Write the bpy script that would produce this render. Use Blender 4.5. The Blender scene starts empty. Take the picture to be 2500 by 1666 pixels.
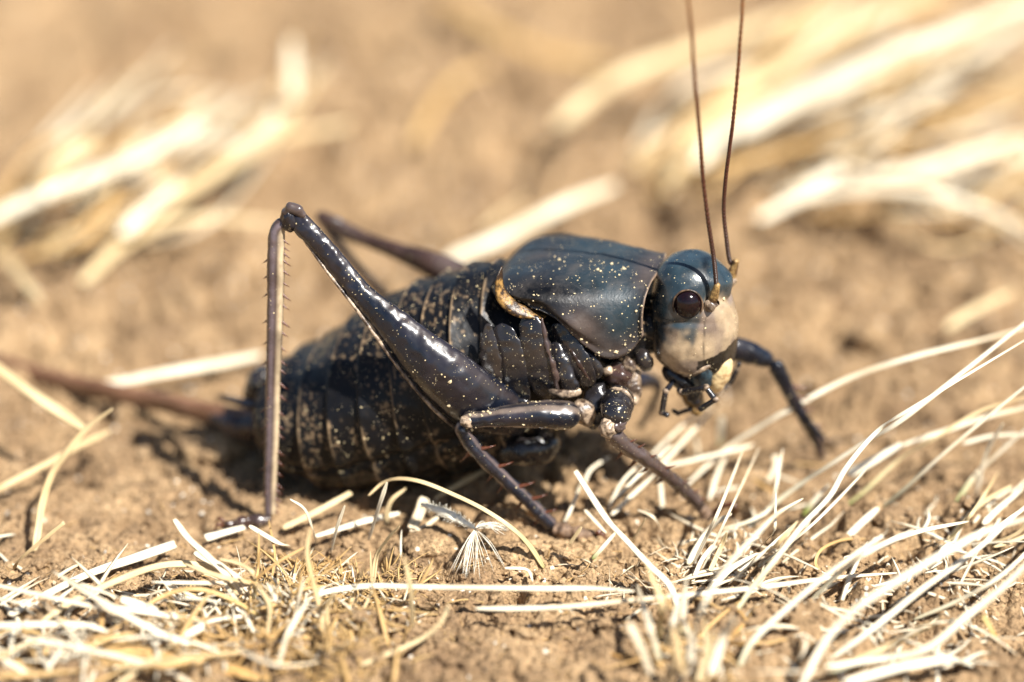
import bpy, math, random
import numpy as np
from mathutils import Vector, Matrix

random.seed(7)
rng = np.random.default_rng(11)
S = 0.01                      # everything below is measured in centimetres
PITCH = math.radians(25)
CAM = np.array([0.0, -26.35, 14.48])
FWD = np.array([0, math.cos(PITCH), -math.sin(PITCH)])
UPV = np.array([0, math.sin(PITCH), math.cos(PITCH)])
RGT = np.array([1.0, 0, 0])
SUN = np.array([0.43, -0.43, 0.79]); SUN /= np.linalg.norm(SUN)

# ------------------------------------------------------------------ camera, sky, sun
sc = bpy.context.scene
cd = bpy.data.cameras.new('camera'); cam = bpy.data.objects.new('camera', cd)
sc.collection.objects.link(cam); sc.camera = cam
cam.location = CAM * S
cam.rotation_euler = (math.pi / 2 - PITCH, 0, 0)
cd.sensor_width = 36; cd.lens = 108.0
cd.clip_start = 0.01; cd.clip_end = 200
cd.dof.use_dof = True; cd.dof.focus_distance = 29.05 * S; cd.dof.aperture_fstop = 8.5
cd.dof.aperture_blades = 0
w = bpy.data.worlds.new('World'); sc.world = w; w.use_nodes = True
nt = w.node_tree; sky = nt.nodes.new('ShaderNodeTexSky'); sky.sky_type = 'NISHITA'; sky.sun_disc = False
sky.sun_elevation = math.asin(SUN[2]); sky.sun_rotation = math.atan2(SUN[0], SUN[1])
bg = nt.nodes['Background']; nt.links.new(sky.outputs[0], bg.inputs[0]); bg.inputs[1].default_value = 0.06
sl = bpy.data.lights.new('sun', 'SUN'); sl.energy = 5.0; sl.angle = math.radians(0.53); sl.color = (1, 0.965, 0.91)
so = bpy.data.objects.new('sun', sl); sc.collection.objects.link(so)
so.rotation_euler = Vector(SUN).to_track_quat('Z', 'Y').to_euler()
sc.view_settings.view_transform = 'Standard'; sc.view_settings.look = 'None'
sc.view_settings.gamma = 1; sc.view_settings.use_curve_mapping = False
sc.view_settings.exposure = 1.0
sc.render.engine = 'CYCLES'; sc.cycles.max_bounces = 6

# ------------------------------------------------------------------ noise
def _hash(ix, iy, iz, seed):
    n = (ix * 374761393 + iy * 668265263 + iz * 2147483647 + seed * 1274126177) & 0xffffffff
    n = ((n ^ (n >> 13)) * 1274126177) & 0xffffffff
    n = ((n ^ (n >> 16)) * 2246822519) & 0xffffffff
    return ((n ^ (n >> 15)) & 0xffffff) / float(0xffffff)

def noise2(x, y, seed=0):
    x = np.asarray(x, float); y = np.asarray(y, float)
    ix = np.floor(x).astype(np.int64); iy = np.floor(y).astype(np.int64)
    fx = x - ix; fy = y - iy
    fx = fx * fx * (3 - 2 * fx); fy = fy * fy * (3 - 2 * fy)
    a = _hash(ix, iy, 0, seed); b = _hash(ix + 1, iy, 0, seed)
    c = _hash(ix, iy + 1, 0, seed); d = _hash(ix + 1, iy + 1, 0, seed)
    return (a * (1 - fx) + b * fx) * (1 - fy) + (c * (1 - fx) + d * fx) * fy

def noise3(P, f, seed=0):
    x, y, z = (np.asarray(P)[..., k] * f for k in range(3))
    iz = np.floor(z).astype(np.int64); fz = z - iz; fz = fz * fz * (3 - 2 * fz)
    def lay(k):
        ix = np.floor(x).astype(np.int64); iy = np.floor(y).astype(np.int64)
        fx = x - ix; fy = y - iy
        fx = fx * fx * (3 - 2 * fx); fy = fy * fy * (3 - 2 * fy)
        a = _hash(ix, iy, k, seed); b = _hash(ix + 1, iy, k, seed)
        c = _hash(ix, iy + 1, k, seed); d = _hash(ix + 1, iy + 1, k, seed)
        return (a * (1 - fx) + b * fx) * (1 - fy) + (c * (1 - fx) + d * fx) * fy
    return lay(iz) * (1 - fz) + lay(iz + 1) * fz

def worley(x, y, seed=0):
    ix = np.floor(x).astype(np.int64); iy = np.floor(y).astype(np.int64)
    d1 = np.full(np.shape(x), 9.0); d2 = d1.copy(); idv = np.zeros(np.shape(x))
    for dx in (-1, 0, 1):
        for dy in (-1, 0, 1):
            cx = ix + dx; cy = iy + dy
            px = cx + _hash(cx, cy, 1, seed); py = cy + _hash(cx, cy, 2, seed)
            d = np.hypot(px - x, py - y)
            idv = np.where(d < d1, _hash(cx, cy, 3, seed), idv)
            d2 = np.where(d < d1, d1, np.minimum(d2, d)); d1 = np.minimum(d1, d)
    return d1, d2, idv

# ------------------------------------------------------------------ ground height (cm)
def ground_h(x, y):
    x = np.asarray(x, float); y = np.asarray(y, float)
    far = np.clip((np.hypot(x, y) - 60) / 200, 0, 1)
    h = 0.34 * (noise2(x * .16 + 9, y * .16, 1) - .5) + 0.26 * (noise2(x * .45, y * .45, 2) - .5)
    wx = x + .18 * (noise2(x * 3, y * 3, 21) - .5); wy = y + .18 * (noise2(x * 3, y * 3, 22) - .5)
    cl = noise2(x * .55 + 3, y * .55, 23)                 # where the soil is cloddy
    a = np.clip((cl - .30) * 2.6, 0, 1)
    a = np.maximum(a, .75 * np.clip((y - 2.5) / 3, 0, 1))
    d1, d2, idv = worley(wx * 1.7, wy * 1.7, 4)
    h += a * (.24 * np.clip((d2 - d1) * 2.2, 0, 1) ** .6 * (.3 + idv) - .06)
    d1, d2, idv = worley(wx * 5.2, wy * 5.2, 5)
    h += (.35 + .65 * a) * (.085 * np.clip((d2 - d1) * 2.5, 0, 1) ** .7 * (.2 + idv))
    h += .075 * (noise2(x * 3.1, y * 3.1, 6) - .5) + .040 * (noise2(x * 7.3, y * 7.3, 7) - .5)
    d1, d2, idv = worley(wx * 13, wy * 13, 15)
    h += .034 * np.clip((d2 - d1) * 2.5, 0, 1) * idv
    h += .050 * (noise2(x * 15, y * 15, 8) - .5) + .042 * (noise2(x * 31, y * 31, 9) - .5)
    pit = np.clip((noise2(x * 2.3 + 40, y * 2.3, 10) * .6 + noise2(x * 6 + 4, y * 6, 12) * .4 - .62) * 6, 0, 1)
    pit = np.maximum(pit, 1.6 * np.clip((noise2(x * 1.1 + 70, y * .9, 13) * .7 + noise2(x * 4 + 4, y * 4, 14) * .3 - .53) * 5, 0, 1) * np.clip((y - 3) / 3, 0, 1))
    pit = pit + .35 * np.clip((noise2(x * 9 + 8, y * 9, 16) - .74) * 9, 0, 1)
    h -= .20 * pit
    for fx, fy, fz, fr_ in ((-2.55, .18, .10, .42), (.58, -.09, .135, .40), (1.95, .36, .03, .34), (3.19, 1.66, .02, .36)):   # trodden soil under the feet
        k = np.exp(-(np.hypot(x - fx, y - fy) / fr_) ** 4)
        h = h * (1 - k) + k * (fz + .05 * (noise2(x * 15, y * 15, 8) - .5) + .03 * (noise2(x * 31, y * 31, 9) - .5))
    h = h * (1 - far)
    return h
def ground_s(x, y):                                       # the same without the fine grain: what long things lie on
    x = np.asarray(x, float); y = np.asarray(y, float)
    return 0.34 * (noise2(x * .16 + 9, y * .16, 1) - .5) + 0.26 * (noise2(x * .45, y * .45, 2) - .5) + .045

# ------------------------------------------------------------------ where things of the photograph stand
def ray(px, py):
    return FWD + (px - 1250) / 7500 * RGT - (py - 833) / 7500 * UPV
def G(px, py, z=0.0, rel=True):
    d = ray(px, py); zz = z
    for _ in range(3 if rel else 1):
        t = (zz - CAM[2]) / d[2]; p = CAM + t * d
        if rel: zz = z + float(ground_s(p[0], p[1]))
    return p
class Frame:
    def __init__(s, O, deg):
        t = math.radians(deg); s.O = np.array(O, float)
        s.e1 = np.array([math.cos(t), -math.sin(t), 0]); s.e2 = np.array([-math.sin(t), -math.cos(t), 0]); s.e3 = np.array([0, 0, 1.0])
    def at(s, px, py, b=0.0):
        d = ray(px, py); t = (b - (CAM - s.O) @ s.e2) / (d @ s.e2); return CAM + t * d
    def loc(s, P): q = np.asarray(P) - s.O; return np.stack([q @ s.e1, q @ s.e2, q @ s.e3], -1)
    def pt(s, a, b, c):
        return s.O + np.multiply.outer(a, s.e1) + np.multiply.outer(b, s.e2) + np.multiply.outer(c, s.e3)
def project(P):
    q = np.asarray(P) - CAM; dep = q @ FWD
    return np.stack([1250 + 7500 * (q @ RGT) / dep, 833 - 7500 * (q @ UPV) / dep, dep], -1)

O0 = G(950, 1172, rel=False)
BF = Frame(O0, 14)
nk = BF.at(1600, 760, 0)
HF = Frame([nk[0], nk[1], 0], 21)

def cr(keys, n):
    """smooth curve through keys (rows), n samples"""
    K = np.asarray(keys, float)
    if K.ndim == 1: K = K[:, None]
    m = len(K); t = np.linspace(0, m - 1, n); i = np.minimum(t.astype(int), m - 2); f = (t - i)[:, None]
    g = lambda j: K[np.clip(j, 0, m - 1)]
    p0, p1, p2, p3 = g(i - 1), g(i), g(i + 1), g(i + 2)
    p0 = np.where((i == 0)[:, None], 2 * p1 - p2, p0); p3 = np.where((i == m - 2)[:, None], 2 * p2 - p1, p3)
    return .5 * (2 * p1 + (p2 - p0) * f + (2 * p0 - 5 * p1 + 4 * p2 - p3) * f ** 2 + (3 * p1 - p0 - 3 * p2 + p3) * f ** 3)

# ------------------------------------------------------------------ mesh helpers
def new_obj(name, V, F, mats, parent=None, origin=(0, 0, 0), smooth=True, uv=None, cols=None, mi=None):
    """V in cm world coordinates; F list/array of quads or tris"""
    V = (np.asarray(V, float).reshape(-1, 3) - np.asarray(origin)) * S
    me = bpy.data.meshes.new(name)
    me.vertices.add(len(V)); me.vertices.foreach_set('co', V.ravel())
    if isinstance(F, (list, tuple)) and len(F) and isinstance(F[0], np.ndarray) and F[0].ndim == 2: parts = F
    else: parts = [np.asarray(F)]
    tot = np.concatenate([np.full(len(p), p.shape[1]) for p in parts]); idx = np.concatenate([p.ravel() for p in parts])
    me.loops.add(len(idx)); me.loops.foreach_set('vertex_index', idx.astype(np.int32))
    me.polygons.add(len(tot)); st = np.concatenate([[0], np.cumsum(tot)[:-1]])
    me.polygons.foreach_set('loop_start', st.astype(np.int32)); me.polygons.foreach_set('loop_total', tot.astype(np.int32))
    if mi is not None: me.polygons.foreach_set('material_index', mi.astype(np.int32))
    me.update(calc_edges=True)
    me.polygons.foreach_set('use_smooth', np.full(len(tot), smooth))
    if uv is not None:
        l = me.uv_layers.new(name='UVMap'); l.data.foreach_set('uv', np.asarray(uv, np.float32)[idx].ravel())
    if cols is not None:
        for k, c in cols.items():
            a = me.color_attributes.new(k, 'FLOAT_COLOR', 'POINT')
            c = np.asarray(c, np.float32)
            if c.shape[1] == 3: c = np.concatenate([c, np.ones((len(c), 1), np.float32)], 1)
            a.data.foreach_set('color', c.ravel())
    me.validate(verbose=False)
    for m in (mats if isinstance(mats, (list, tuple)) else [mats]): me.materials.append(m)
    o = bpy.data.objects.new(name, me); sc.collection.objects.link(o)
    if parent is not None: o.parent = parent
    return o

def loft(R, cap=True, close=True):
    """R (n,m,3) rings -> V, [quads, tris], uv"""
    n, m = R.shape[:2]; V = R.reshape(-1, 3)
    i, j = np.meshgrid(np.arange(n - 1), np.arange(m if close else m - 1), indexing='ij'); k = (j + 1) % m
    Q = np.stack([i * m + j, i * m + k, (i + 1) * m + k, (i + 1) * m + j], -1).reshape(-1, 4)
    L = np.concatenate([[0], np.cumsum(np.linalg.norm(np.diff(R.mean(1), axis=0), axis=1))])
    uv = np.stack([np.repeat(L, m), np.tile(np.arange(m) / m, n)], -1)
    if not cap: return V, [Q], uv
    c0 = R[0].mean(0); c1 = R[-1].mean(0); V = np.concatenate([V, [c0, c1]]); a = n * m
    uv = np.concatenate([uv, [[0, .5], [L[-1], .5]]])
    jj = np.arange(m); kk = (jj + 1) % m
    T = np.concatenate([np.stack([np.full(m, a), kk, jj], -1), np.stack([np.full(m, a + 1), (n - 1) * m + jj, (n - 1) * m + kk], -1)])
    return V, [Q, T], uv

def frames(C, ref):
    T = np.gradient(C, axis=0); T /= np.linalg.norm(T, axis=1)[:, None] + 1e-12
    ref = np.asarray(ref, float)
    A = ref - T * np.sum(T * ref, axis=1)[:, None] if ref.ndim == 1 else ref - T * np.sum(T * ref, axis=1)[:, None]
    A /= np.linalg.norm(A, axis=1)[:, None] + 1e-12
    return T, A, np.cross(T, A)

def tube(keys, rad, ref, m=16, n=40, flat=1.0, rough=0.0, seed=0, ends=True, ridges=None):
    """keys (k,3) cm, rad (k,) in-plane radius cm, flat = ratio of the radius along ref"""
    C = cr(keys, n); r = cr(rad, n)[:, 0]; fl = cr(flat, n)[:, 0] if np.ndim(flat) else np.full(n, flat)
    if ends:                                               # rounded ends
        L = np.concatenate([[0], np.cumsum(np.linalg.norm(np.diff(C, axis=0), axis=1))])
        for s, q in ((L, r[0]), (L[-1] - L, r[-1])):
            k = np.clip(s / max(q, 1e-6), 0, 1); r = r * np.sqrt(np.clip(1 - (1 - k) ** 2, .02, 1))
    T, A, Bn = frames(C, ref)
    ph = np.linspace(0, 2 * math.pi, m, endpoint=False)
    rr = np.ones((n, m))
    if ridges is not None: rr = rr * (1 + ridges(np.linspace(0, 1, n)[:, None], ph[None, :]))
    R = C[:, None] + (r * fl)[:, None, None] * rr[..., None] * np.cos(ph)[None, :, None] * A[:, None] + r[:, None, None] * rr[..., None] * np.sin(ph)[None, :, None] * Bn[:, None]
    if rough: R = R + (noise3(R, 18, seed)[..., None] - .5) * rough * (R - C[:, None]) / (np.linalg.norm(R - C[:, None], axis=2)[..., None] + 1e-9)
    return R

def join(parts):
    Vs, Q, T, U, off = [], [], [], [], 0
    for V, F, uv in parts:
        Vs.append(V); U.append(uv)
        for f in F: (Q if f.shape[1] == 4 else T).append(f + off)
        off += len(V)
    F = ([np.concatenate(Q)] if Q else []) + ([np.concatenate(T)] if T else [])
    return np.concatenate(Vs), F, np.concatenate(U)

def tag(o, label=None, cat=None, group=None, kind=None):
    if label: o['label'] = label
    if cat: o['category'] = cat
    if group: o['group'] = group
    if kind: o['kind'] = kind
    return o

# ------------------------------------------------------------------ materials
class NT:
    def __init__(s, name):
        s.m = bpy.data.materials.new(name); s.m.use_nodes = True; s.t = s.m.node_tree; s.t.nodes.clear()
        s.out = s.n('ShaderNodeOutputMaterial'); s.tc = s.n('ShaderNodeTexCoord')
        mp = s.n('ShaderNodeMapping'); mp.inputs['Scale'].default_value = (100, 100, 100)
        s.l(s.tc.outputs['Object'], mp.inputs[0]); s.co = mp.outputs[0]; s.uv = s.tc.outputs['UV']
    def n(s, t, **k):
        x = s.t.nodes.new(t)
        for a, b in k.items(): setattr(x, a, b)
        return x
    def l(s, a, b): s.t.links.new(a, b)
    def noise(s, scale, detail=3, rough=.55, co=None, dist=0):
        x = s.n('ShaderNodeTexNoise'); x.inputs['Scale'].default_value = scale; x.inputs['Detail'].default_value = detail
        x.inputs['Roughness'].default_value = rough; x.inputs['Distortion'].default_value = dist; s.l(co or s.co, x.inputs['Vector']); return x.outputs[0]
    def vor(s, scale, co=None, feature='F1', out=0, rnd=1):
        x = s.n('ShaderNodeTexVoronoi', feature=feature); x.inputs['Scale'].default_value = scale
        x.inputs['Randomness'].default_value = rnd; s.l(co or s.co, x.inputs['Vector']); return x.outputs[out]
    def ramp(s, f, stops, interp='LINEAR'):
        x = s.n('ShaderNodeValToRGB'); x.color_ramp.interpolation = interp; e = x.color_ramp.elements
        while len(e) < len(stops): e.new(.5)
        for q, (p, c) in zip(e, stops):
            q.position = p; q.color = (c, c, c, 1) if isinstance(c, (int, float)) else (*c, 1)
        s.l(f, x.inputs[0]); return x.outputs[0]
    def mix(s, f, a, b, blend='MIX'):
        x = s.n('ShaderNodeMix', data_type='RGBA', blend_type=blend)
        for v, k in ((f, 0), (a, 6), (b, 7)):
            if isinstance(v, (int, float)): x.inputs[k].default_value = v
            elif isinstance(v, tuple): x.inputs[k].default_value = (*v, 1)
            else: s.l(v, x.inputs[k])
        return x.outputs[2]
    def math(s, op, a, b=0.0):
        x = s.n('ShaderNodeMath', operation=op)
        for v, k in ((a, 0), (b, 1)):
            if isinstance(v, (int, float)): x.inputs[k].default_value = v
            else: s.l(v, x.inputs[k])
        return x.outputs[0]
    def attr(s, name, out=0):
        x = s.n('ShaderNodeAttribute', attribute_name=name); return x.outputs[out]
    def bump(s, h, strength, dist_cm, prev=None):
        x = s.n('ShaderNodeBump'); x.inputs['Strength'].default_value = strength; x.inputs['Distance'].default_value = dist_cm * S
        s.l(h, x.inputs['Height'])
        if prev is not None: s.l(prev, x.inputs['Normal'])
        return x.outputs[0]
    def bsdf(s, col, rough=.5, normal=None, spec=.5, coat=0, trans=None, ior=1.5):
        x = s.n('ShaderNodeBsdfPrincipled')
        for v, k in ((col, 'Base Color'), (rough, 'Roughness')):
            if isinstance(v, tuple): x.inputs[k].default_value = (*v, 1)
            elif isinstance(v, (int, float)): x.inputs[k].default_value = v
            else: s.l(v, x.inputs[k])
        x.inputs['Specular IOR Level'].default_value = spec; x.inputs['Coat Weight'].default_value = coat
        x.inputs['Coat Roughness'].default_value = .20; x.inputs['IOR'].default_value = ior
        if normal is not None: s.l(normal, x.inputs['Normal'])
        if trans:
            t = s.n('ShaderNodeBsdfTranslucent'); s.l(col, t.inputs[0]) if not isinstance(col, tuple) else None
            mx = s.n('ShaderNodeMixShader'); mx.inputs[0].default_value = trans
            s.l(x.outputs[0], mx.inputs[1]); s.l(t.outputs[0], mx.inputs[2]); s.l(mx.outputs[0], s.out.inputs[0])
        else: s.l(x.outputs[0], s.out.inputs[0])
        return s.m

def mat_soil(name, dust=False):
    t = NT(name)
    big = t.noise(.9, 5, .62); mid = t.noise(3.2, 6, .68); fine = t.noise(26, 4, .7); gr = t.vor(30)
    c = t.ramp(mid, [(.28, (.15, .095, .055)), (.5, (.34, .215, .11)), (.72, (.58, .405, .23))])
    c2 = t.ramp(big, [(.35, (.17, .11, .065)), (.62, (.53, .365, .20))])
    c = t.mix(.45, c, c2)
    sp = t.ramp(fine, [(.3, .34), (.5, .92), (.72, 1.3)])
    c = t.mix(1.0, c, sp, 'MULTIPLY')
    q = t.vor(13, out=1)                                     # scattered pale and dark mineral grains
    qd = t.vor(13)
    xs = t.n('ShaderNodeSeparateColor'); t.l(q, xs.inputs[0])
    pale = t.math('MULTIPLY', t.math('GREATER_THAN', xs.outputs[0], .93), t.math('LESS_THAN', qd, .28))
    dark = t.math('MULTIPLY', t.math('GREATER_THAN', xs.outputs[1], .93), t.math('LESS_THAN', qd, .25))
    c = t.mix(pale, c, (.75, .68, .56)); c = t.mix(dark, c, (.09, .06, .04))
    n = t.bump(gr, .6, .022); n = t.bump(fine, .8, .035, n); n = t.bump(t.noise(70, 2, .6), .6, .012, n)
    return t.bsdf(c, .92, n, spec=.15)

def mat_straw(name, a, b, green=0.0, trans=.18):
    t = NT(name)
    mp = t.n('ShaderNodeMapping'); mp.inputs['Scale'].default_value = (1.2, 26, 1); t.l(t.uv, mp.inputs[0])
    at = t.attr('tint'); 
    mp2 = t.n('ShaderNodeVectorMath', operation='ADD'); t.l(mp.outputs[0], mp2.inputs[0]); t.l(at, mp2.inputs[1])
    f = t.noise(1.0, 3, .6, co=mp2.outputs[0]); g = t.noise(1.1, 3, .6)
    c = t.mix(t.ramp(f, [(.3, 0.0), (.7, 1.0)]), a, b)
    c = t.mix(t.ramp(g, [(.42, 0.0), (.75, .75)]), c, (b[0] * .80, b[1] * .66, b[2] * .5))
    sx = t.n('ShaderNodeSeparateColor'); t.l(at, sx.inputs[0])
    c = t.mix(t.math('MULTIPLY', sx.outputs[0], 1.0), c, (.27, .30, .075))
    sp = t.ramp(t.vor(9), [(.03, 1.0), (.07, 0.0)])
    c = t.mix(t.math('MULTIPLY', sp, .5), c, (.25, .15, .07))
    n = t.bump(f, .45, .012)
    return t.bsdf(c, .42, n, spec=.45, trans=trans)

def add_specks(t, c, density=.80, scale=34, col=(.62, .50, .28), attr=None):
    q = t.vor(scale, out=1); d = t.vor(scale); sx = t.n('ShaderNodeSeparateColor'); t.l(q, sx.inputs[0])
    size = t.math('MULTIPLY', sx.outputs[1], .30)
    cl = t.ramp(t.noise(3.2, 4, .7), [(.42, 0.0), (.68, .22)])
    on = t.math('GREATER_THAN', t.math('ADD', sx.outputs[0], cl), density)
    k = t.math('MULTIPLY', on, t.math('LESS_THAN', d, size))
    if attr is not None: k = t.math('MULTIPLY', k, attr)
    return t.mix(k, c, col), k

def mat_mottle(name, pale, dark, rough=.32, lo=.42, hi=.58, sc_=5):
    t = NT(name)
    c = t.mix(t.ramp(t.noise(sc_, 5, .7), [(lo, 0.0), (hi, 1.0)]), dark, pale)
    c = t.mix(t.ramp(t.noise(16, 4, .7), [(.5, 0.0), (.62, .7)]), c, dark)
    n = t.bump(t.noise(14, 4, .6), .6, .02)
    return t.bsdf(c, rough, n, spec=.45)
def mat_cuticle(name, dark, mid, rough=.3, spec=.6, pal=None, use_col=False, grain=26, bumpd=.002, dens=.84, coat=.15, scuff=0):
    t = NT(name)
    n1 = t.noise(2.2, 4, .6); n2 = t.noise(11, 4, .6)
    c = t.mix(t.ramp(n1, [(.35, 0.0), (.7, 1.0)]), dark, mid)
    if use_col: c = t.attr('pig'); c = t.mix(1.0, c, t.ramp(t.noise(5, 5, .65), [(.3, .72), (.7, 1.2)]), 'MULTIPLY')
    c = t.mix(t.ramp(n2, [(.55, 0.0), (.8, .35)]), c, pal or (.12, .085, .06))
    c, k = add_specks(t, c, dens)
    c, k2 = add_specks(t, c, dens + .03, 70, (.5, .42, .27))
    nn = t.bump(t.noise(grain * 3, 2, .6), .5, bumpd); nn = t.bump(t.noise(grain * .45, 3, .6), .5, bumpd * 3, nn)
    r = t.math('ADD', t.ramp(n2, [(.3, rough * .8), (.75, rough * 1.5)]), t.math('MULTIPLY', k, .5))
    if scuff:
        sc_ = t.ramp(t.noise(3.5, 7, .75, dist=.6), [(.46, 0.0), (.66, 1.0)])
        c = t.mix(t.math('MULTIPLY', sc_, .35), c, (.085, .072, .062)); r = t.math('ADD', r, t.math('MULTIPLY', sc_, .22))
        nn = t.bump(t.vor(38), .35, .0025, nn)
    return t.bsdf(c, r, nn, spec=spec, coat=coat)

M = {}
M['soil'] = mat_soil('soil')
M['straw'] = mat_straw('straw', (.80, .66, .40), (.68, .50, .25))
M['straw_pale'] = mat_straw('straw_pale', (.92, .86, .70), (.82, .70, .48))
M['straw_gold'] = mat_straw('straw_gold', (.74, .52, .24), (.58, .36, .13))
M['pronotum'] = mat_cuticle('pronotum', (.02, .03, .04), (.04, .05, .06), rough=.33, spec=.34, use_col=True, pal=(.045, .038, .034), dens=.94, coat=0, scuff=1)
M['head'] = mat_cuticle('head', (.02, .03, .04), (.04, .05, .06), rough=.26, spec=.55, use_col=True, pal=(.12, .10, .08), dens=.97, coat=.3)
M['leg'] = mat_cuticle('leg', (.010, .011, .016), (.05, .036, .035), rough=.27, spec=.38, pal=(.02, .016, .014), dens=.94, coat=.45, use_col=True, bumpd=.0013)
M['leg_brown'] = mat_cuticle('leg_brown', (.05, .028, .022), (.13, .085, .072), rough=.26, spec=.38, pal=(.10, .055, .035), dens=.95, coat=.45, use_col=True, bumpd=.0013)
M['abdomen'] = mat_cuticle('abdomen', (.007, .006, .006), (.018, .014, .012), rough=.36, spec=.26, use_col=True, pal=(.02, .015, .012), dens=.90, bumpd=.0022, coat=0)
M['thorax'] = mat_cuticle('thorax', (.008, .009, .013), (.03, .022, .018), rough=.22, spec=.45, pal=(.035, .028, .02), dens=.80, coat=.4)
M['pale'] = mat_mottle('pale_joint', (.46, .34, .23), (.05, .032, .022))
M['amber'] = mat_mottle('amber', (.52, .33, .12), (.07, .035, .015))
M['clypeus'] = mat_mottle('clypeus', (.70, .52, .27), (.28, .12, .04), lo=.30, hi=.45)
M['slate'] = mat_mottle('slate', (.035, .06, .075), (.012, .012, .014), rough=.25)
M['dusty'] = mat_mottle('dusty_foot', (.20, .125, .075), (.03, .018, .014), rough=.7, lo=.3, hi=.5)
M['wing'] = mat_mottle('wing', (.34, .19, .055), (.03, .016, .008), rough=.4, lo=.46, hi=.58, sc_=11)
M['rim'] = mat_mottle('eye_rim', (.16, .10, .06), (.03, .02, .015))
M['spine'] = mat_cuticle('spine', (.07, .018, .008), (.14, .045, .02), rough=.25, spec=.6, dens=.99)
M['ovipositor'] = mat_cuticle('ovipositor', (.13, .06, .03), (.22, .11, .06), rough=.30, spec=.6, pal=(.25, .16, .12), dens=.97)
M['dust'] = NT('dust_grain').bsdf((.56, .45, .27), .8, spec=.2)
def mat_eye():
    t = NT('eye'); v = t.vor(60)
    n = t.bump(v, .25, .002)
    return t.bsdf(t.mix(t.ramp(v, [(.2, 0.0), (.6, 1.0)]), (.011, .003, .004), (.005, .002, .003)), .12, n, spec=.42)
M['eye'] = mat_eye()
def mat_ant():
    t = NT('antenna'); sx = t.n('ShaderNodeSeparateXYZ'); t.l(t.uv, sx.inputs[0])
    f = t.math('DIVIDE', sx.outputs[0], 6.0)
    c = t.ramp(f, [(.0, (.035, .015, .008)), (.30, (.10, .025, .010)), (.62, (.28, .11, .025)), (.95, (.42, .22, .06))])
    wv = t.math('SINE', t.math('MULTIPLY', sx.outputs[0], 80.0)); c = t.mix(t.math('MULTIPLY', t.math('GREATER_THAN', wv, .55), .35), c, (.02, .008, .004))
    return t.bsdf(c, .38, t.bump(t.noise(60, 2), .4, .004), spec=.5)
M['antenna'] = mat_ant()
def mat_hair():
    t = NT('pappus'); return t.bsdf((.83, .77, .62), .4, spec=.5)
M['hair'] = mat_hair()

# ------------------------------------------------------------------ GROUND
def axis(lo, hi, step, far, n):
    a = np.arange(lo, hi, step); k = np.arange(1, n + 1)
    g = (far / step / 6) ** (1 / n)
    out = np.cumsum(step * g ** k); out *= 1
    return a, out
xa, ox = axis(-5.4, 5.4, .0155, 3000, 75)
xs = np.concatenate([(-5.4 - ox)[::-1], xa, 5.4 + ox])
ya = np.arange(-3.1, 3.4, .0150)
yb = [3.4]; st = .015
while yb[-1] < 20: st = min(st * 1.012, .075); yb.append(yb[-1] + st)
yc = []
v = yb[-1]; s_ = st
while v < 3000: s_ *= 1.16; v += s_; yc.append(v)
yd = []; v = -3.1; s_ = .015
while v > -400: s_ *= 1.18; v -= s_; yd.append(v)
ys = np.concatenate([yd[::-1], ya, yb, yc])
X, Y = np.meshgrid(xs, ys)
Z = ground_h(X, Y)
ny, nx = X.shape
ii, jj = np.meshgrid(np.arange(ny - 1), np.arange(nx - 1), indexing='ij')
Q = np.stack([ii * nx + jj, ii * nx + jj + 1, (ii + 1) * nx + jj + 1, (ii + 1) * nx + jj], -1).reshape(-1, 4)
g = new_obj('ground', np.stack([X, Y, Z], -1), Q, M['soil'])
tag(g, kind='structure')

# loose soil crumbs
ICO_V = None
def ico():
    p = (1 + 5 ** .5) / 2
    V = np.array([(-1, p, 0), (1, p, 0), (-1, -p, 0), (1, -p, 0), (0, -1, p), (0, 1, p), (0, -1, -p), (0, 1, -p), (p, 0, -1), (p, 0, 1), (-p, 0, -1), (-p, 0, 1)], float)
    V /= np.linalg.norm(V[0])
    F = np.array([(0, 11, 5), (0, 5, 1), (0, 1, 7), (0, 7, 10), (0, 10, 11), (1, 5, 9), (5, 11, 4), (11, 10, 2), (10, 7, 6), (7, 1, 8), (3, 9, 4), (3, 4, 2), (3, 2, 6), (3, 6, 8), (3, 8, 9), (4, 9, 5), (2, 4, 11), (6, 2, 10), (8, 6, 7), (9, 8, 1)])
    return V, F
ICO_V, ICO_F = ico()
def scatter_balls(P, r, squash=.75, jag=.35):
    n = len(P)
    V = ICO_V[None] * (1 + jag * (rng.random((n, 12, 1)) - .5) * 2)
    a = rng.random(n) * 6.28; ca, sa = np.cos(a), np.sin(a)
    V = np.stack([V[..., 0] * ca[:, None] - V[..., 1] * sa[:, None], V[..., 0] * sa[:, None] + V[..., 1] * ca[:, None], V[..., 2]], -1)
    V = V * r[:, None, None] * np.array([1, .85, squash]) + P[:, None]
    F = (ICO_F[None] + (np.arange(n) * 12)[:, None, None]).reshape(-1, 3)
    return V.reshape(-1, 3), F
n = 24000
px = rng.uniform(-5.3, 5.3, n); py = rng.uniform(-3.0, 6.5, n)
r = np.clip(np.exp(rng.normal(-4.0, .55, n)), .008, .09)
pz = ground_h(px, py) + r * .25
V, F = scatter_balls(np.stack([px, py, pz], -1), r)
n2_ = 2600
px = rng.uniform(-7.5, 7.5, n2_); py = rng.uniform(-2.5, 15, n2_) ; r = np.clip(np.exp(rng.normal(-2.75, .5, n2_)), .03, .2) * np.where(py < 2.0, .6, 1.0)
keep = noise2(px * .8 + 5, py * .8, 55) + .25 * rng.random(n2_) > .55
px, py, r = px[keep], py[keep], r[keep]
V2, F2 = scatter_balls(np.stack([px, py, ground_h(px, py) + r * .15], -1), r, .7, .45)
F = np.concatenate([F, F2 + len(V)]); V = np.concatenate([V, V2])
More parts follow.
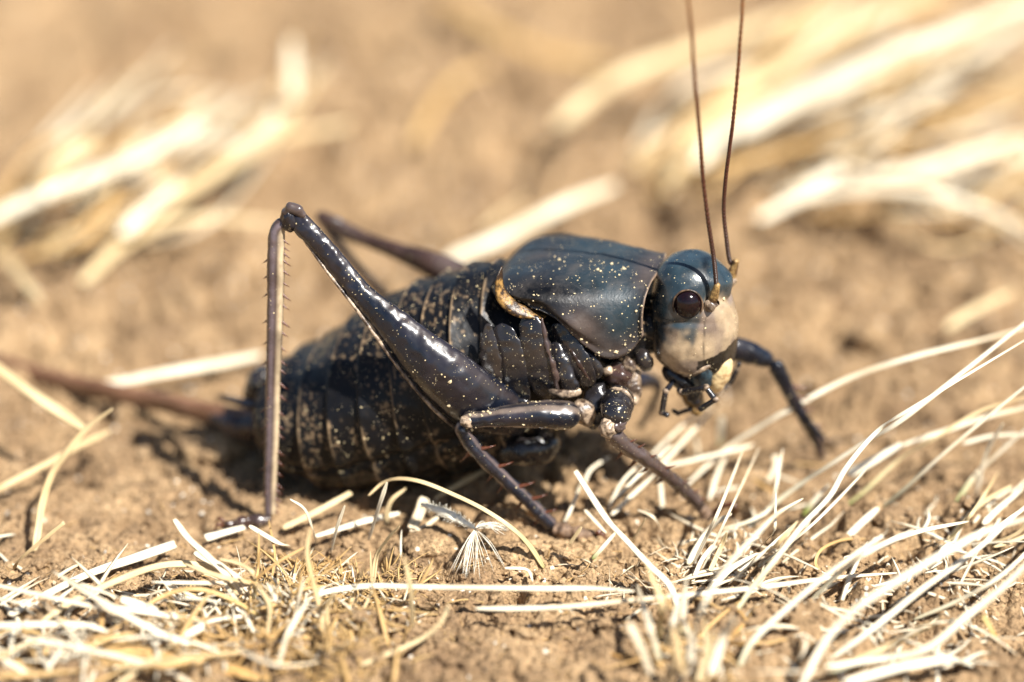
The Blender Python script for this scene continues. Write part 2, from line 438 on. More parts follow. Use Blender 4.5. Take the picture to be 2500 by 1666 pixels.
o = new_obj('soil_crumbs', V, F, M['soil'], smooth=False); tag(o, kind='stuff')

# ------------------------------------------------------------------ CRICKET
root = bpy.data.objects.new('cricket', None); sc.collection.objects.link(root)
root.location = O0 * S; root.empty_display_size = .01
tag(root, 'black wingless cricket with pale face and long ovipositor standing on bare soil', 'insect')
def leg_pig(V, R, brown, stripes):
    n, m = R.shape[:2]; ph = np.tile(np.arange(m) / m * 2 * math.pi, n); P = R.reshape(-1, 3)
    c = np.array([.042, .022, .017] if brown else [.004, .006, .012]) * (.55 + .9 * noise3(P, 6, 71))[:, None]
    w = np.clip((noise3(P, 3, 72) - .38) * 3, 0, 1)[:, None]
    c = c + (np.array([.11, .085, .078] if brown else [.034, .024, .026]) - c) * w * (.5 if brown else .35)
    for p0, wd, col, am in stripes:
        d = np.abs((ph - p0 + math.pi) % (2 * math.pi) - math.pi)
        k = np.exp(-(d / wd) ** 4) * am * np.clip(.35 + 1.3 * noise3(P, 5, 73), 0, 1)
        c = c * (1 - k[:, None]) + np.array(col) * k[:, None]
    return np.concatenate([c, c[:1], c[-1:]])
def part(name, R, mat, parent=root, cap=True, cols=None, close=True, stripes=()):
    if cols is None and mat in (M['leg'], M['leg_brown']) and isinstance(R, np.ndarray): cols = {'pig': leg_pig(None, R, mat is M['leg_brown'], stripes)}
    V, F, uv = loft(R, cap, close) if isinstance(R, np.ndarray) else R
    return new_obj(name, V, F, mat, parent, O0, True, uv, cols)
BODY_SURF = []                                               # surfaces that carry dust grains
def remember(R, dens): BODY_SURF.append((R, dens))

# body: abdomen and thorax, one continuous mesh
KT = [(634, 940), (655, 885), (705, 848), (768, 815), (840, 765), (910, 726), (985, 690), (1052, 671), (1120, 648), (1190, 640), (1290, 665), (1390, 690), (1480, 700), (1560, 715), (1640, 725)]
KB = [(642, 1040), (690, 1100), (755, 1140), (835, 1172), (915, 1186), (1000, 1176), (1080, 1160), (1150, 1144), (1225, 1130), (1290, 1118), (1350, 1085), (1415, 1030), (1480, 960), (1550, 890), (1620, 850)]
KW = [.30, .62, .85, .98, 1.04, 1.06, 1.05, 1.02, .96, .84, .70, .58, .46, .38, .30]
ns = 14 * 28 + 1; mm = 220
Tt = cr(KT, ns); Bb = cr(KB, ns); Ww = cr(KW, ns)[:, 0]
s = np.linspace(0, 14, ns); ph = np.linspace(0, 2 * math.pi, mm, endpoint=False)
R = np.zeros((ns, mm, 3)); pig = np.zeros((ns, mm, 3))
cen = np.zeros((ns, 3))
for k in range(ns):
    t_, b_ = BF.at(*Tt[k]), BF.at(*Bb[k])
    e = np.hypot(*(Tt[k] - Bb[k])) / 500
    q = math.sqrt(max(.3, 1 - (Ww[k] * math.sin(PITCH) / e) ** 2))
    c = (t_ + b_) / 2; vv = (t_ - b_) / 2 * q; cen[k] = c
    cph = np.cos(ph); sph = np.sin(ph)
    wv = Ww[k] * np.sign(sph) * np.abs(sph) ** .9
    R[k] = c + np.multiply.outer(cph, vv) + np.multiply.outer(wv, BF.e2)
f = s % 1.0; seg = np.clip((9.6 - s) * 3, 0, 1) * np.clip(s * 1.5, 0, 1)
saw = (.062 * (1 - f) ** 1.6 * np.clip(f / .07, 0, 1) - .012)[:, None] * seg[:, None]
side = np.sin(ph)[None, :]; low = np.clip(-np.cos(ph) * 1.2 + .1, 0, 1)[None, :]
nrm = R - cen[:, None]; nrm /= np.linalg.norm(nrm, axis=2)[..., None]
wr = (noise3(R, 4, 3) - .5) * .05 + (noise3(R, 13, 4) - .5) * .014 + (noise3(R, 30, 5) - .5) * .008
groove = -.05 * np.exp(-((ph - 1.95) / .06) ** 2)[None, :] * seg[:, None] - .05 * np.exp(-((ph - (2 * math.pi - 1.95)) / .06) ** 2)[None, :] * seg[:, None]
R = R + nrm * (saw + wr * (.5 + .9 * low) + groove)[..., None]
# pigment of the body
edge = np.exp(-((f - .09) / .035) ** 2)[:, None] * seg[:, None]
n1 = noise3(R, 23, 31); n2 = noise3(R, 38, 32); n3 = noise3(R, 4, 33)
fleck = np.clip((n1 * .55 + n2 * .45 - .615 + .06 * low) * 16, 0, 1) * np.clip((n3 - .30) * 3, 0, 1)
base = np.array([.005, .005, .006])
pale = np.array([.34, .23, .13])
a = np.clip(fleck * .5 + edge * np.clip((n3 - .40) * 4, 0, 1) * .65, 0, 1)[..., None]
pig = base * (1 - a) + pale * a
body = part('body', R, M['abdomen'], cols={'pig': np.concatenate([pig.reshape(-1, 3), [base, base]])})
remember(R[70:280], 240)

# pronotum: the saddle shield
nu, nv = 90, 45
tp = cr([(1216, 640), (1285, 628), (1350, 624), (1430, 624), (1510, 632), (1575, 641), (1618, 648)], nu)
bt = cr([(1262, 728), (1300, 752), (1345, 770), (1380, 800), (1425, 842), (1480, 873), (1535, 862), (1572, 818)], nu)
wu = cr([.66, .80, .82, .80, .76, .70, .62, .58], nu)[:, 0]
vk = np.linspace(0, 1, nv)
fb = np.interp(vk, [0, .12, .24, .36, .48, .62, .8, 1], [0, .30, .60, .82, .94, 1.0, .99, .92])
gc = np.interp(vk, [0, .12, .24, .36, .48, .62, .8, 1], [0, .012, .055, .15, .29, .47, .72, 1.0])
sm = lambda a: np.convolve(np.pad(a, 3, mode='reflect', reflect_type='odd'), np.ones(7) / 7, 'valid')
fb = sm(fb); gc = sm(gc); gc = gc - gc[0]; gc = np.where(vk < .14, np.interp(.14, vk, gc) * (vk / .14) ** 2, gc)
P = np.zeros((nu, nv, 3))
for k in range(nu):
    u = k / (nu - 1)
    tl = BF.loc(BF.at(*tp[k], 0)); bl = BF.loc(BF.at(*bt[k], wu[k] * .92))
    a_ = tl[0] + (bl[0] - tl[0]) * (vk ** 1.1) - .03 * np.sin(math.pi * np.clip(vk * 1.0, 0, 1)) * (1 - u) ** 2 - .03 * np.sin(math.pi * vk) * u
    c_ = tl[2] - gc * (tl[2] - bl[2])
    b_ = wu[k] * fb
    b_ = b_ + .06 * np.exp(-((u - .50) / .14) ** 2) * np.exp(-((vk - .80) / .13) ** 2)       # swelling of the lower lobe
    b_ = b_ - .05 * np.exp(-((u - .24) / .16) ** 2) * np.exp(-((vk - .78) / .16) ** 2)
    b_ = b_ + .03 * np.exp(-((vk - .97) / .03) ** 2)                                          # rolled margin
    b_ = b_ + .025 * np.exp(-((u - .985) / .02) ** 2)
    c_ = c_ - .10 * np.clip(1 - u / .10, 0, 1) ** 2 * (1 - vk) + .012 * np.exp(-((vk - .22) / .10) ** 2) - .012 * np.exp(-((u - .52) / .03) ** 2) * np.exp(-((vk - .1) / .2) ** 2)
    P[k] = np.stack([a_, b_, c_], -1)
full = np.concatenate([P[:, ::-1] * np.array([1, -1, 1]), P[:, 1:]], 1)
W3 = BF.O + full[..., 0:1] * BF.e1 + full[..., 1:2] * BF.e2 + full[..., 2:3] * BF.e3
W3 = W3 + (noise3(W3, 4, 8)[..., None] - .5) * .02 + (noise3(W3, 12, 9)[..., None] - .5) * .008
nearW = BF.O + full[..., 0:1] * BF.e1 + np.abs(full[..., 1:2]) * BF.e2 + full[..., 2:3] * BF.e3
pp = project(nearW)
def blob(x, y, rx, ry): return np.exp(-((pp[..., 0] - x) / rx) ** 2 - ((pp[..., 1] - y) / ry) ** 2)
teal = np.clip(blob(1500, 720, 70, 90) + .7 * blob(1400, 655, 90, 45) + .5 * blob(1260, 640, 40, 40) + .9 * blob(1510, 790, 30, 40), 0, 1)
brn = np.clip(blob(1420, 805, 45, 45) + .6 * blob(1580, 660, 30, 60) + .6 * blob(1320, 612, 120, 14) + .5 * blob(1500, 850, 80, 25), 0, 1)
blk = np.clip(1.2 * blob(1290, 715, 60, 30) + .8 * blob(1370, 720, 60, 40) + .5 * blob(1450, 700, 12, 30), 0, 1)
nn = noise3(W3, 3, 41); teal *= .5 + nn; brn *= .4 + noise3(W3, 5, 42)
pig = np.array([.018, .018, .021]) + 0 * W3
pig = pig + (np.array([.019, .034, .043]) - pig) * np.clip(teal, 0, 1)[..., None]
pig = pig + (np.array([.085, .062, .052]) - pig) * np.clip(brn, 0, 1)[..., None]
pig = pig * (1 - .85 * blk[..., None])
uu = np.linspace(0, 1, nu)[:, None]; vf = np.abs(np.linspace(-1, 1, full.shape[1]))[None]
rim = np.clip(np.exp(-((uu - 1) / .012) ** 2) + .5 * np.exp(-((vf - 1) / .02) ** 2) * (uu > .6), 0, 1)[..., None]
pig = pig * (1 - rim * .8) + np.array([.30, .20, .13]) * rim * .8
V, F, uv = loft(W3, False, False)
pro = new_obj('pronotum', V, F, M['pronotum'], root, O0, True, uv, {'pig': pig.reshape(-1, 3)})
md = pro.modifiers.new('thickness', 'SOLIDIFY'); md.thickness = .035 * S; md.offset = -1
remember(W3[:, nv:], 220)

# head
HK = [  # py of the level, left and right silhouettes, half width
    (624, 1672, 1692, .06), (626, 1655, 1718, .17), (637, 1627, 1748, .28), (660, 1606, 1771, .36), (695, 1596, 1784, .42), (722, 1592, 1790, .445),
    (745, 1590, 1794, .455), (775, 1590, 1800, .455), (805, 1592, 1801, .45), (835, 1595, 1799, .43), (862, 1604, 1794, .395), (884, 1624, 1784, .33), (898, 1652, 1764, .22), (903, 1690, 1735, .07)]
nh, mh = 150, 150
HKc = cr(HK, nh); ph = np.linspace(0, 2 * math.pi, mh, endpoint=False)
R = np.zeros((nh, mh, 3)); th = math.radians(21)
for k in range(nh):
    py_, xl, xr, W_ = HKc[k]; e = (xr - xl) / 500
    A_ = math.sqrt(max(e * e * .2, e * e - (W_ * math.sin(th)) ** 2)) / math.cos(th)
    c = HF.at((xl + xr) / 2, py_, 0)
    cp, sp = np.cos(ph), np.sin(ph)
    ww = W_ * (np.abs(sp) ** .92) * np.sign(sp) * np.where(cp > 0, 1 - .12 * cp, 1)
    R[k] = c + np.multiply.outer(A_ * cp, HF.e1) + np.multiply.outer(ww, HF.e2)
L = HF.loc(R); pp = project(HF.O + L[..., 0:1] * HF.e1 + np.abs(L[..., 1:2]) * HF.e2 + L[..., 2:3] * HF.e3)
cc = R.mean(1)[:, None]; dirn = R - cc; dirn[..., 2] = 0; dirn /= np.linalg.norm(dirn, axis=2)[..., None] + 1e-9
def blob(x, y, rx, ry): return np.exp(-((pp[..., 0] - x) / rx) ** 2 - ((pp[..., 1] - y) / ry) ** 2)
disp = .05 * blob(1775, 690, 30, 22) - .05 * blob(1745, 735, 20, 26) - .04 * blob(1790, 735, 22, 10) + .03 * blob(1625, 860, 40, 30) - .02 * blob(1660, 790, 60, 8)
disp += (noise3(R, 6, 51) - .5) * .012
R = R + dirn * disp[..., None]
# pigment: blue-black cap, cream face
x_, y_ = pp[..., 0], pp[..., 1]
bound = np.interp(x_, [1580, 1620, 1660, 1690, 1712, 1725, 1745, 1775, 1800], [826, 830, 826, 800, 770, 730, 728, 722, 716])
nz = (noise3(R, 7, 61) - .5) * 80 + (noise3(R, 18, 62) - .5) * 55
soft = np.interp(x_, [1600, 1690, 1720, 1800], [50, 42, 14, 7])
cream = 1 / (1 + np.exp(-np.clip((y_ - bound + nz * soft / 34) / (soft * .4), -30, 30)))
mott = noise3(R, 6, 63); mott2 = noise3(R, 14, 64)
capc = np.array([.017, .030, .038]) * (.6 + .9 * mott2[..., None])
capc = capc * (1 - .75 * blob(1722, 650, 10, 45)[..., None]) * (1 - .7 * blob(1605, 690, 22, 60)[..., None])
face = np.array([.38, .28, .175]) * (.78 + .44 * noise3(R, 22, 66)[..., None]); face2 = np.array([.15, .11, .09])
k2 = np.clip((mott - .42) * 5, 0, .85)[..., None] * (1 - .8 * blob(1620, 860, 60, 40)[..., None])
k2 = np.clip(k2 + .5 * blob(1745, 800, 22, 22)[..., None], 0, .85)
face = face * (1 - k2) + face2 * k2
pig = capc * (1 - cream[..., None]) + face * cream[..., None]
bl = np.interp(x_, [1640, 1722, 1768, 1785, 1802], [912, 889, 866, 850, 828])
band = (y_ > bl - 9 + 6 * (noise3(R, 20, 65) - .5)) * (x_ > 1702)
pig = pig * (1 - .95 * band[..., None])
sut = np.exp(-((x_ - np.interp(y_, [770, 890], [1722, 1716])) / 2.2) ** 2) * (y_ > 775) * (y_ < 905) * .6
rimb = np.exp(-((x_ - np.interp(y_, [760, 880, 915], [1598, 1614, 1650])) / 3.5) ** 2) * (y_ > 790)
pig = pig * (1 - sut[..., None]) * (1 - .75 * rimb[..., None])
V, F, uv = loft(R)
head = new_obj('head', V, F, M['head'], root, O0, True, uv, {'pig': np.concatenate([pig.reshape(-1, 3), [pig[0, 0], pig[-1, 0]]])})
HEADR = R.reshape(-1, 3); hp = project(HEADR)
def on_head(px, py):
    d = np.hypot(hp[:, 0] - px, hp[:, 1] - py); c = np.where(d < d.min() + 5)[0]; return HEADR[c[np.argmin(hp[c, 2])]]
remember(R[20:130, :75], 30)

def ball(c, ax, n=28, m=32, rough=0, seed=0):
    """ellipsoid; ax = three axis vectors"""
    t = np.linspace(0, math.pi, n)[1:-1]; p = np.linspace(0, 2 * math.pi, m, endpoint=False)
    U = np.stack([np.outer(np.cos(t), np.ones(m)), np.outer(np.sin(t), np.cos(p)), np.outer(np.sin(t), np.sin(p))], -1)
    if rough: U = U * (1 + rough * (noise3(U + seed, 3, seed) - .5)[..., None])
    return c + U @ np.array(ax)
def hframe(P0):
    q = HF.loc(P0); n = HF.e1 * q[0] * 0 + HF.e2; return n

for sgn, nm in ((1, 'near'), (-1, 'far')):
    c = on_head(1680, 751)
    nrm_ = HF.e2 * .93 + HF.e1 * .30 + HF.e3 * .10
    L0 = HF.loc(c)
    mir = lambda P, s_=sgn: P if s_ > 0 else HF.O + (HF.loc(P)[..., 0:1] * HF.e1) - (HF.loc(P)[..., 1:2] * HF.e2) + (HF.loc(P)[..., 2:3] * HF.e3)
    c0 = c - nrm_ * .035
    u1 = HF.e3; u2 = np.cross(nrm_, u1); u2 /= np.linalg.norm(u2)
    e_ = part('compound_eye', mir(ball(c0, [nrm_ * .115, u2 * .133, u1 * .148])), M['eye'], head)
    a = np.linspace(0, 2 * math.pi, 40)
    ringk = c0 + nrm_ * .025 + np.outer(np.cos(a), u2 * .140) + np.outer(np.sin(a), u1 * .156)
    part('eye_rim', mir(tube(ringk, [.010] * 40, nrm_, 8, 80, ends=False)), M['rim'], head, cap=False)
    # antenna socket and scape
    sk = on_head(1740, 742)
    s1 = HF.at(1738, 738, HF.loc(sk)[1] + .02); s2 = HF.at(1745, 718, HF.loc(sk)[1] + .05); s3 = HF.at(1749, 700, HF.loc(sk)[1] + .06)
    part('antenna_socket', mir(tube([s1 - HF.e2 * .05, s1 + HF.e2 * .03, s1 * .6 + s2 * .4 + HF.e2 * .02], [.080, .074, .045], HF.e1, 20, 24, rough=.06, seed=5)), M['pale'], head)
    part('scape', mir(tube([s1 + HF.e2 * .02, s2, s3, s3 + (s3 - s2) * .5], [.045, .040, .034, .026], HF.e1, 16, 30, rough=.02, seed=6)), M['amber'], head)
    if sgn > 0: base_near = s3
    else: base_far = mir(s3)

# antennae
def antenna(keys, b0, F_, base, r0, r1):
    K = [base] + [F_.at(x, y, b) for (x, y, b) in keys]
    n = 700
    def rd(u, p): return .26 * (np.sin(u * 95 * 2 * math.pi) > -.3) * 1.0 + 0 * p - .10
    return part('antenna', tube(K, np.linspace(r0, r1, len(K)), RGT, 10, n, ridges=rd), M['antenna'])
b1 = HF.loc(base_near)[1]; b2 = HF.loc(base_far)[1]
antenna([(1746, 665, b1), (1741, 620, b1), (1729, 541, b1 + .05), (1716, 434, b1 + .1), (1708, 327, b1 + .2), (1698, 219, b1 + .35), (1690, 102, b1 + .5), (1679, 0, b1 + .7), (1655, -200, b1 + .9), (1610, -420, b1 + 1.0)], 0, HF, base_near, .021, .013)
antenna([(1783, 640, b2), (1774, 587, b2), (1767, 510, b2), (1772, 434, b2 + .05), (1782, 357, b2 + .1), (1790, 291, b2 + .15), (1803, 153, b2 + .2), (1813, 0, b2 + .3), (1820, -200, b2 + .3), (1815, -420, b2 + .4)], 0, HF, base_far, .021, .013)

# mouth parts
def T(F_, keys, radpx, m=16, n=36, flat=1.0, rough=.0, ref=None, ends=True, ridges=None):
    K = [F_.at(*k) for k in keys]
    return tube(K, np.array(radpx) / 250., F_.e2 if ref is None else ref, m, n, flat, rough, 3, ends, ridges)
part('clypeus', T(HF, [(1760, 862, .10), (1756, 885, .10), (1750, 915, .10), (1742, 945, .10), (1736, 958, .10)], [34, 35, 33, 21, 9], flat=.80, rough=.02, m=28), M['clypeus'], head)
part('labrum', T(HF, [(1755, 925, .05), (1745, 950, .05), (1738, 968, .05)], [22, 20, 8], flat=1.1, rough=.01), M['pale'], head)
part('mandible', T(HF, [(1700, 880, .26), (1708, 905, .26), (1712, 935, .22), (1706, 955, .2)], [30, 32, 24, 10], flat=.55, rough=.02, m=24), M['slate'], head)
part('cheek_edge', T(HF, [(1652, 902, .30), (1680, 912, .32), (1715, 900, .32), (1735, 890, .28)], [8, 9, 8, 5], flat=.8), M['pale'], head)
part('maxilla', T(HF, [(1622, 890, .2), (1640, 915, .22), (1668, 935, .2), (1690, 960, .15), (1700, 985, .12)], [16, 20, 20, 18, 8], flat=.9, rough=.04), M['leg'], head)
part('labium', T(HF, [(1660, 930, .0), (1690, 965, .0), (1705, 1000, .02), (1715, 1010, .02)], [24, 26, 20, 8], flat=.9, rough=.04), M['amber'], head)
def palp(F_, pts, r):
    p = T(F_, pts[:2], [r * .8, r], 12, 16); o = part('palp', p, M['leg'], head)
    for k in range(1, len(pts) - 1):
        q = T(F_, pts[k:k + 2], [r * (.9 if k < len(pts) - 2 else .8), r * 1.05], 12, 16)
        V, F, uv = join([loft(q)])
        new_obj('palp_segment', V, F, M['thorax'], head, O0, True, uv)
        j = F_.at(*pts[k])
        part('palp_joint', ball(j, [RGT * r / 230, UPV * r / 230, FWD * r / 230], 10, 12), M['pale'], head)
palp(HF, [(1645, 930, .3), (1626, 955, .36), (1616, 1008, .4), (1634, 1016, .42)], 7.5)
palp(HF, [(1655, 950, .3), (1664, 958, .36), (1724, 946, .44), (1746, 976, .46), (1706, 1002, .44)], 7.5)
palp(HF, [(1735, 965, -.2), (1778, 942, -.32), (1800, 900, -.36), (1806, 885, -.36)], 6.5)
palp(HF, [(1640, 1000, .1), (1655, 1010, .12), (1690, 998, .12)], 6)

# wing stub under the shield
for sgn in (1, -1):
    inn = cr([BF.at(*q) for q in [(1226, 650, .74), (1232, 700, .76), (1256, 732, .76), (1292, 752, .74), (1335, 772, .68)]], 50)
    out = cr([BF.at(*q) for q in [(1208, 690, .82), (1212, 732, .84), (1238, 762, .85), (1274, 778, .83), (1322, 778, .76)]], 50)
    rows = []
    for k in np.linspace(0, 1, 14):
        q = inn * (1 - k) + out * k + BF.e2 * (.035 * math.sin(math.pi * k)); rows.append(q)
    Rw = np.stack(rows, 1)
    if sgn < 0:
        continue
        q = BF.loc(Rw); Rw = BF.O + q[..., 0:1] * BF.e1 - q[..., 1:2] * BF.e2 * .9 + (q[..., 2:3] - .05) * BF.e3
    V, F, uv = loft(Rw, False, False)
    wo = new_obj('wing_stub', V, F, M['wing'], root, O0, True, uv); wm = wo.modifiers.new('thickness', 'SOLIDIFY'); wm.thickness = .012 * S

# thorax side plates
def plate(keys, rad, flat=.45, mat='thorax', seed=1):
    part('side_plate', T(BF, keys, rad, m=24, n=44, flat=flat, rough=.03), M[mat])
plate([(1226, 790, .80), (1236, 850, .85), (1256, 920, .87), (1284, 985, .80)], [22, 40, 38, 14], .16)
plate([(1292, 768, .76), (1304, 835, .82), (1318, 915, .84), (1346, 975, .78)], [24, 38, 42, 18], .30)
plate([(1322, 775, .78), (1336, 850, .86), (1352, 900, .88), (1362, 955, .84)], [4, 6, 7, 5], .8, 'leg_brown')
plate([(1352, 835, .72), (1370, 890, .78), (1386, 930, .82), (1398, 962, .80)], [16, 24, 22, 20], .5)
plate([(1352, 790, .66), (1386, 845, .72), (1416, 900, .75), (1440, 945, .70)], [14, 30, 34, 20], .18)
plate([(1380, 830, .70), (1408, 880, .77), (1440, 930, .76)], [3, 5, 4], .8, 'leg_brown')
plate([(1410, 850, .60), (1440, 890, .66), (1460, 925, .64)], [14, 28, 18], .4)
plate([(1215, 960, .80), (1260, 985, .86), (1310, 990, .86)], [12, 16, 10])
plate([(1190, 790, .86), (1196, 870, .92), (1215, 960, .92)], [10, 26, 16], .2)
plate([(1330, 950, .80), (1372, 962, .86), (1420, 956, .80)], [8, 11, 8], .8, 'pale')
plate([(1465, 893, .5), (1482, 905, .58), (1495, 915, .55)], [10, 13, 8], .8, 'pale')
plate([(1520, 880, .45), (1535, 893, .5), (1545, 910, .48)], [14, 18, 9], .7, 'pale')
plate([(1560, 850, .3), (1572, 880, .36), (1580, 905, .3)], [16, 22, 14], .7, 'thorax')
plate([(1180, 1090, .45), (1250, 1100, .62), (1320, 1095, .55), (1360, 1070, .35)], [14, 34, 38, 18], .9, 'thorax')

# spines share one mesh
def cone_mesh():
    n = 7; a = np.linspace(0, 2 * math.pi, n, endpoint=False)
    V = np.concatenate([np.stack([np.cos(a), np.sin(a), 0 * a], -1) * [.16, .16, 1], np.stack([np.cos(a), np.sin(a), 0 * a], -1) * [.085, .085, 1] + [0, 0, .5], [[.08, 0, 1.0]]])
    q = np.stack([np.arange(n), (np.arange(n) + 1) % n, (np.arange(n) + 1) % n + n, np.arange(n) + n], -1)
    t_ = np.stack([np.arange(n) + n, (np.arange(n) + 1) % n + n, np.full(n, 2 * n)], -1)
    o = new_obj('spine', V, [q, t_], M['spine']); me = o.data; bpy.data.objects.remove(o); return me
SPINE = cone_mesh()
def spine(P0, d, ln, parent):
    o = bpy.data.objects.new('spine', SPINE); sc.collection.objects.link(o); o.parent = parent
    o.location = (P0 - O0) * S; o.scale = (ln * .9, ln * .9, ln)
    o.rotation_euler = Vector(d).to_track_quat('Z', 'X').to_euler()
    return o
def spines_along(K, rad, F_, side, n, ln, parent, lean=.5, t0=.12, t1=.96, jit=.2, out=0.0):
    C = cr(K, 200); r = cr(rad, 200)[:, 0]; Tn, A, Bn = frames(C, F_.e2)
    for k in range(n):
        t_ = t0 + (t1 - t0) * (k + .5 * random.random()) / n; i = int(t_ * 199)
        dr = Bn[i] * side + Tn[i] * lean + A[i] * out; dr /= np.linalg.norm(dr)
        off = Bn[i] * side + A[i] * out; off /= np.linalg.norm(off)
        spine(C[i] + off * r[i] * .85, dr, ln * (1 + jit * (random.random() - .5) * 2), parent)

def carina(u, p):                                             # ridges along a leg
    return .07 * np.cos(p * 4) + .05 * np.exp(-((p - 4.7) / .25) ** 2)
# --- near hind leg
fk = [(712, 522, .95), (740, 552, .96), (775, 590, .98), (825, 648, 1.02), (885, 722, 1.07), (955, 790, 1.11), (1022, 857, 1.13), (1090, 918, 1.10), (1158, 975, .98), (1225, 1010, .82), (1290, 1035, .62)]
fr = [20, 27, 27, 27, 31, 43, 59, 72, 78, 66, 32]
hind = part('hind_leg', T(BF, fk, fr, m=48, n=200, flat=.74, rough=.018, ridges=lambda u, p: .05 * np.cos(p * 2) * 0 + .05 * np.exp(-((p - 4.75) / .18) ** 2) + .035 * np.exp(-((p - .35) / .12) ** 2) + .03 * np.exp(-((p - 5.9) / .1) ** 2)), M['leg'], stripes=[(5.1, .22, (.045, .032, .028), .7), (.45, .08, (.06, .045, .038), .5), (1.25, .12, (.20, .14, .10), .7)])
remember(T(BF, fk, fr, m=40, n=160, flat=.74)[40:, :], 150)
ftp = G(662, 1282, .08)
fb_ = BF.loc(ftp)
tk = [(700, 540, .95), (678, 560, .96), (674, 620, 1.0), (672, 750, 1.08), (668, 900, 1.17), (664, 1060, 1.26), (660, 1190, 1.33), (660, 1262, 1.37)]
tr = [13, 20, 22.5, 22, 20.5, 19.5, 17, 15]
K = [BF.at(*k) for k in tk]; rr_ = np.array(tr) / 250
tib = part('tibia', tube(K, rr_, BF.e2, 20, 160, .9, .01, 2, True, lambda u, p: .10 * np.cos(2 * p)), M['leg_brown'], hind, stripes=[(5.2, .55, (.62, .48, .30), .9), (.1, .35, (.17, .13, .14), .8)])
spines_along(K, rr_, BF, -1, 26, .095, hind, .7, .22, .98)
spines_along(K, rr_, BF, 1, 14, .075, hind, .9, .30, .98)
spines_along(K, rr_, BF, .3, 8, .05, hind, .9, .4, .98, out=1)
part('knee', ball(BF.at(708, 537, .97), [BF.e1 * .085, BF.e3 * .12, BF.e2 * .08], rough=.3, seed=3), M['leg'], hind)
part('knee_cap', T(BF, [(690, 545, .97), (706, 512, .98), (726, 514, .98), (742, 535, .98)], [9, 14, 14, 8], flat=.9, rough=.03), M['leg_brown'], hind)
part('tarsus', tube([K[-1], np.array([-2.43, .2, .165]), np.array([-2.56, .17, .16]), np.array([-2.70, .15, .155]), np.array([-2.82, .14, .15])], np.array([14, 15, 15, 13, 7]) / 250, BF.e2, 14, 70, 1.1, .04, 3, True, lambda u, p: .14 * np.sin(u * 22) + 0 * p), M['leg_brown'], hind)
for q in (-.04, .04):
    e = np.array([-2.82, .14 + q, .15]); part('claw', tube([e, e + [-.05, q * .6, .03], e + [-.10, q, -.04]], [.022, .016, .006], BF.e2, 8, 16), M['spine'], hind)
# pale lower keel of the femur
Tn_ = cr([BF.at(*k) for k in fk], 160)
kl = T(BF, [(738, 578, 1.0), (790, 652, 1.06), (866, 750, 1.14), (924, 830, 1.20), (984, 912, 1.22), (1058, 998, 1.20), (1120, 1052, 1.10)], [3.5, 4, 4.5, 5, 5, 5, 4], m=8, n=80)
part('keel', kl, M['pale'], hind)
# --- far hind leg
hf = part('hind_leg', T(BF, [(772, 522, -1.35), (800, 540, -1.35), (835, 560, -1.35), (895, 586, -1.3), (965, 612, -1.2), (1045, 642, -1.15), (1130, 690, -1.1), (1200, 780, -1.0), (1250, 880, -.85)], [14, 23, 24, 20, 23, 34, 48, 50, 30], m=30, n=120, flat=.62, rough=.012), M['leg_brown'])
part('tibia', T(BF, [(785, 535, -1.35), (800, 560, -1.37), (850, 625, -1.4), (925, 705, -1.45), (1060, 850, -1.5), (1180, 1010, -1.55)], [11, 12, 11, 11, 11, 9], m=14, n=80), M['leg_brown'], hf)
part('tarsus', T(BF, [(1180, 1010, -1.55), (1190, 1025, -1.55), (1230, 1032, -1.5)], [9, 8, 5]), M['leg_brown'], hf)
# --- near middle leg
mk = [(1128, 1030, 1.24), (1150, 1026, 1.24), (1180, 1024, 1.23), (1230, 1018, 1.18), (1320, 1013, 1.06), (1385, 1016, .95), (1412, 1018, .88)]
mr = [20, 22, 20, 26, 34, 36, 30]
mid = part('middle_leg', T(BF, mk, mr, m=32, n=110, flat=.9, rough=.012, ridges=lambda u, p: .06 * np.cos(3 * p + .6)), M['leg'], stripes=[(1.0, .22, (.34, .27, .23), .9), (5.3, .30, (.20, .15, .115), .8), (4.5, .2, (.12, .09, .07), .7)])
remember(T(BF, mk, mr, m=32, n=110, flat=.78)[:, :], 160)
part('trochanter', T(BF, [(1400, 1018, .85), (1425, 1006, .78), (1448, 992, .7)], [34, 36, 26], flat=.8, rough=.06), M['pale'], mid)
part('coxa', T(BF, [(1418, 1032, .72), (1445, 1010, .66), (1462, 965, .55), (1468, 925, .48)], [26, 36, 34, 24], flat=.85, rough=.06), M['thorax'], mid)
kk = [(1136, 1034, 1.25), (1130, 1052, 1.25), (1156, 1093, 1.22), (1197, 1138, 1.17), (1244, 1182, 1.10), (1291, 1226, 1.02), (1325, 1262, .98), (1352, 1288, .95)]
kr = [15, 19, 18.5, 18, 17, 16.5, 17, 16]
K = [BF.at(*k) for k in kk]; rr_ = np.array(kr) / 250
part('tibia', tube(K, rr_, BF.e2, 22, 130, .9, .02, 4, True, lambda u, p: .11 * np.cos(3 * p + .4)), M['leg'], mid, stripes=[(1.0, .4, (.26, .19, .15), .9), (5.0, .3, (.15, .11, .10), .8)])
spines_along(K, rr_, BF, 1, 5, .16, mid, .35, .28, .95)
spines_along(K, rr_, BF, -1, 5, .16, mid, .35, .32, .92)
part('femur_tip', ball(BF.at(1140, 1030, 1.29), [BF.e1 * .07, BF.e3 * .06, BF.e2 * .055], rough=.3, seed=9), M['pale'], mid)
mf = [K[-1], np.array([.47, -.06, .205]), np.array([.58, -.10, .20]), np.array([.70, -.13, .19]), np.array([.81, -.14, .185])]
part('tarsus', tube(mf, np.array([14, 17, 17, 15, 8]) / 250, BF.e2, 16, 70, 1.15, .05, 6, True, lambda u, p: .16 * np.sin(u * 22) + 0 * p), M['dusty'], mid)
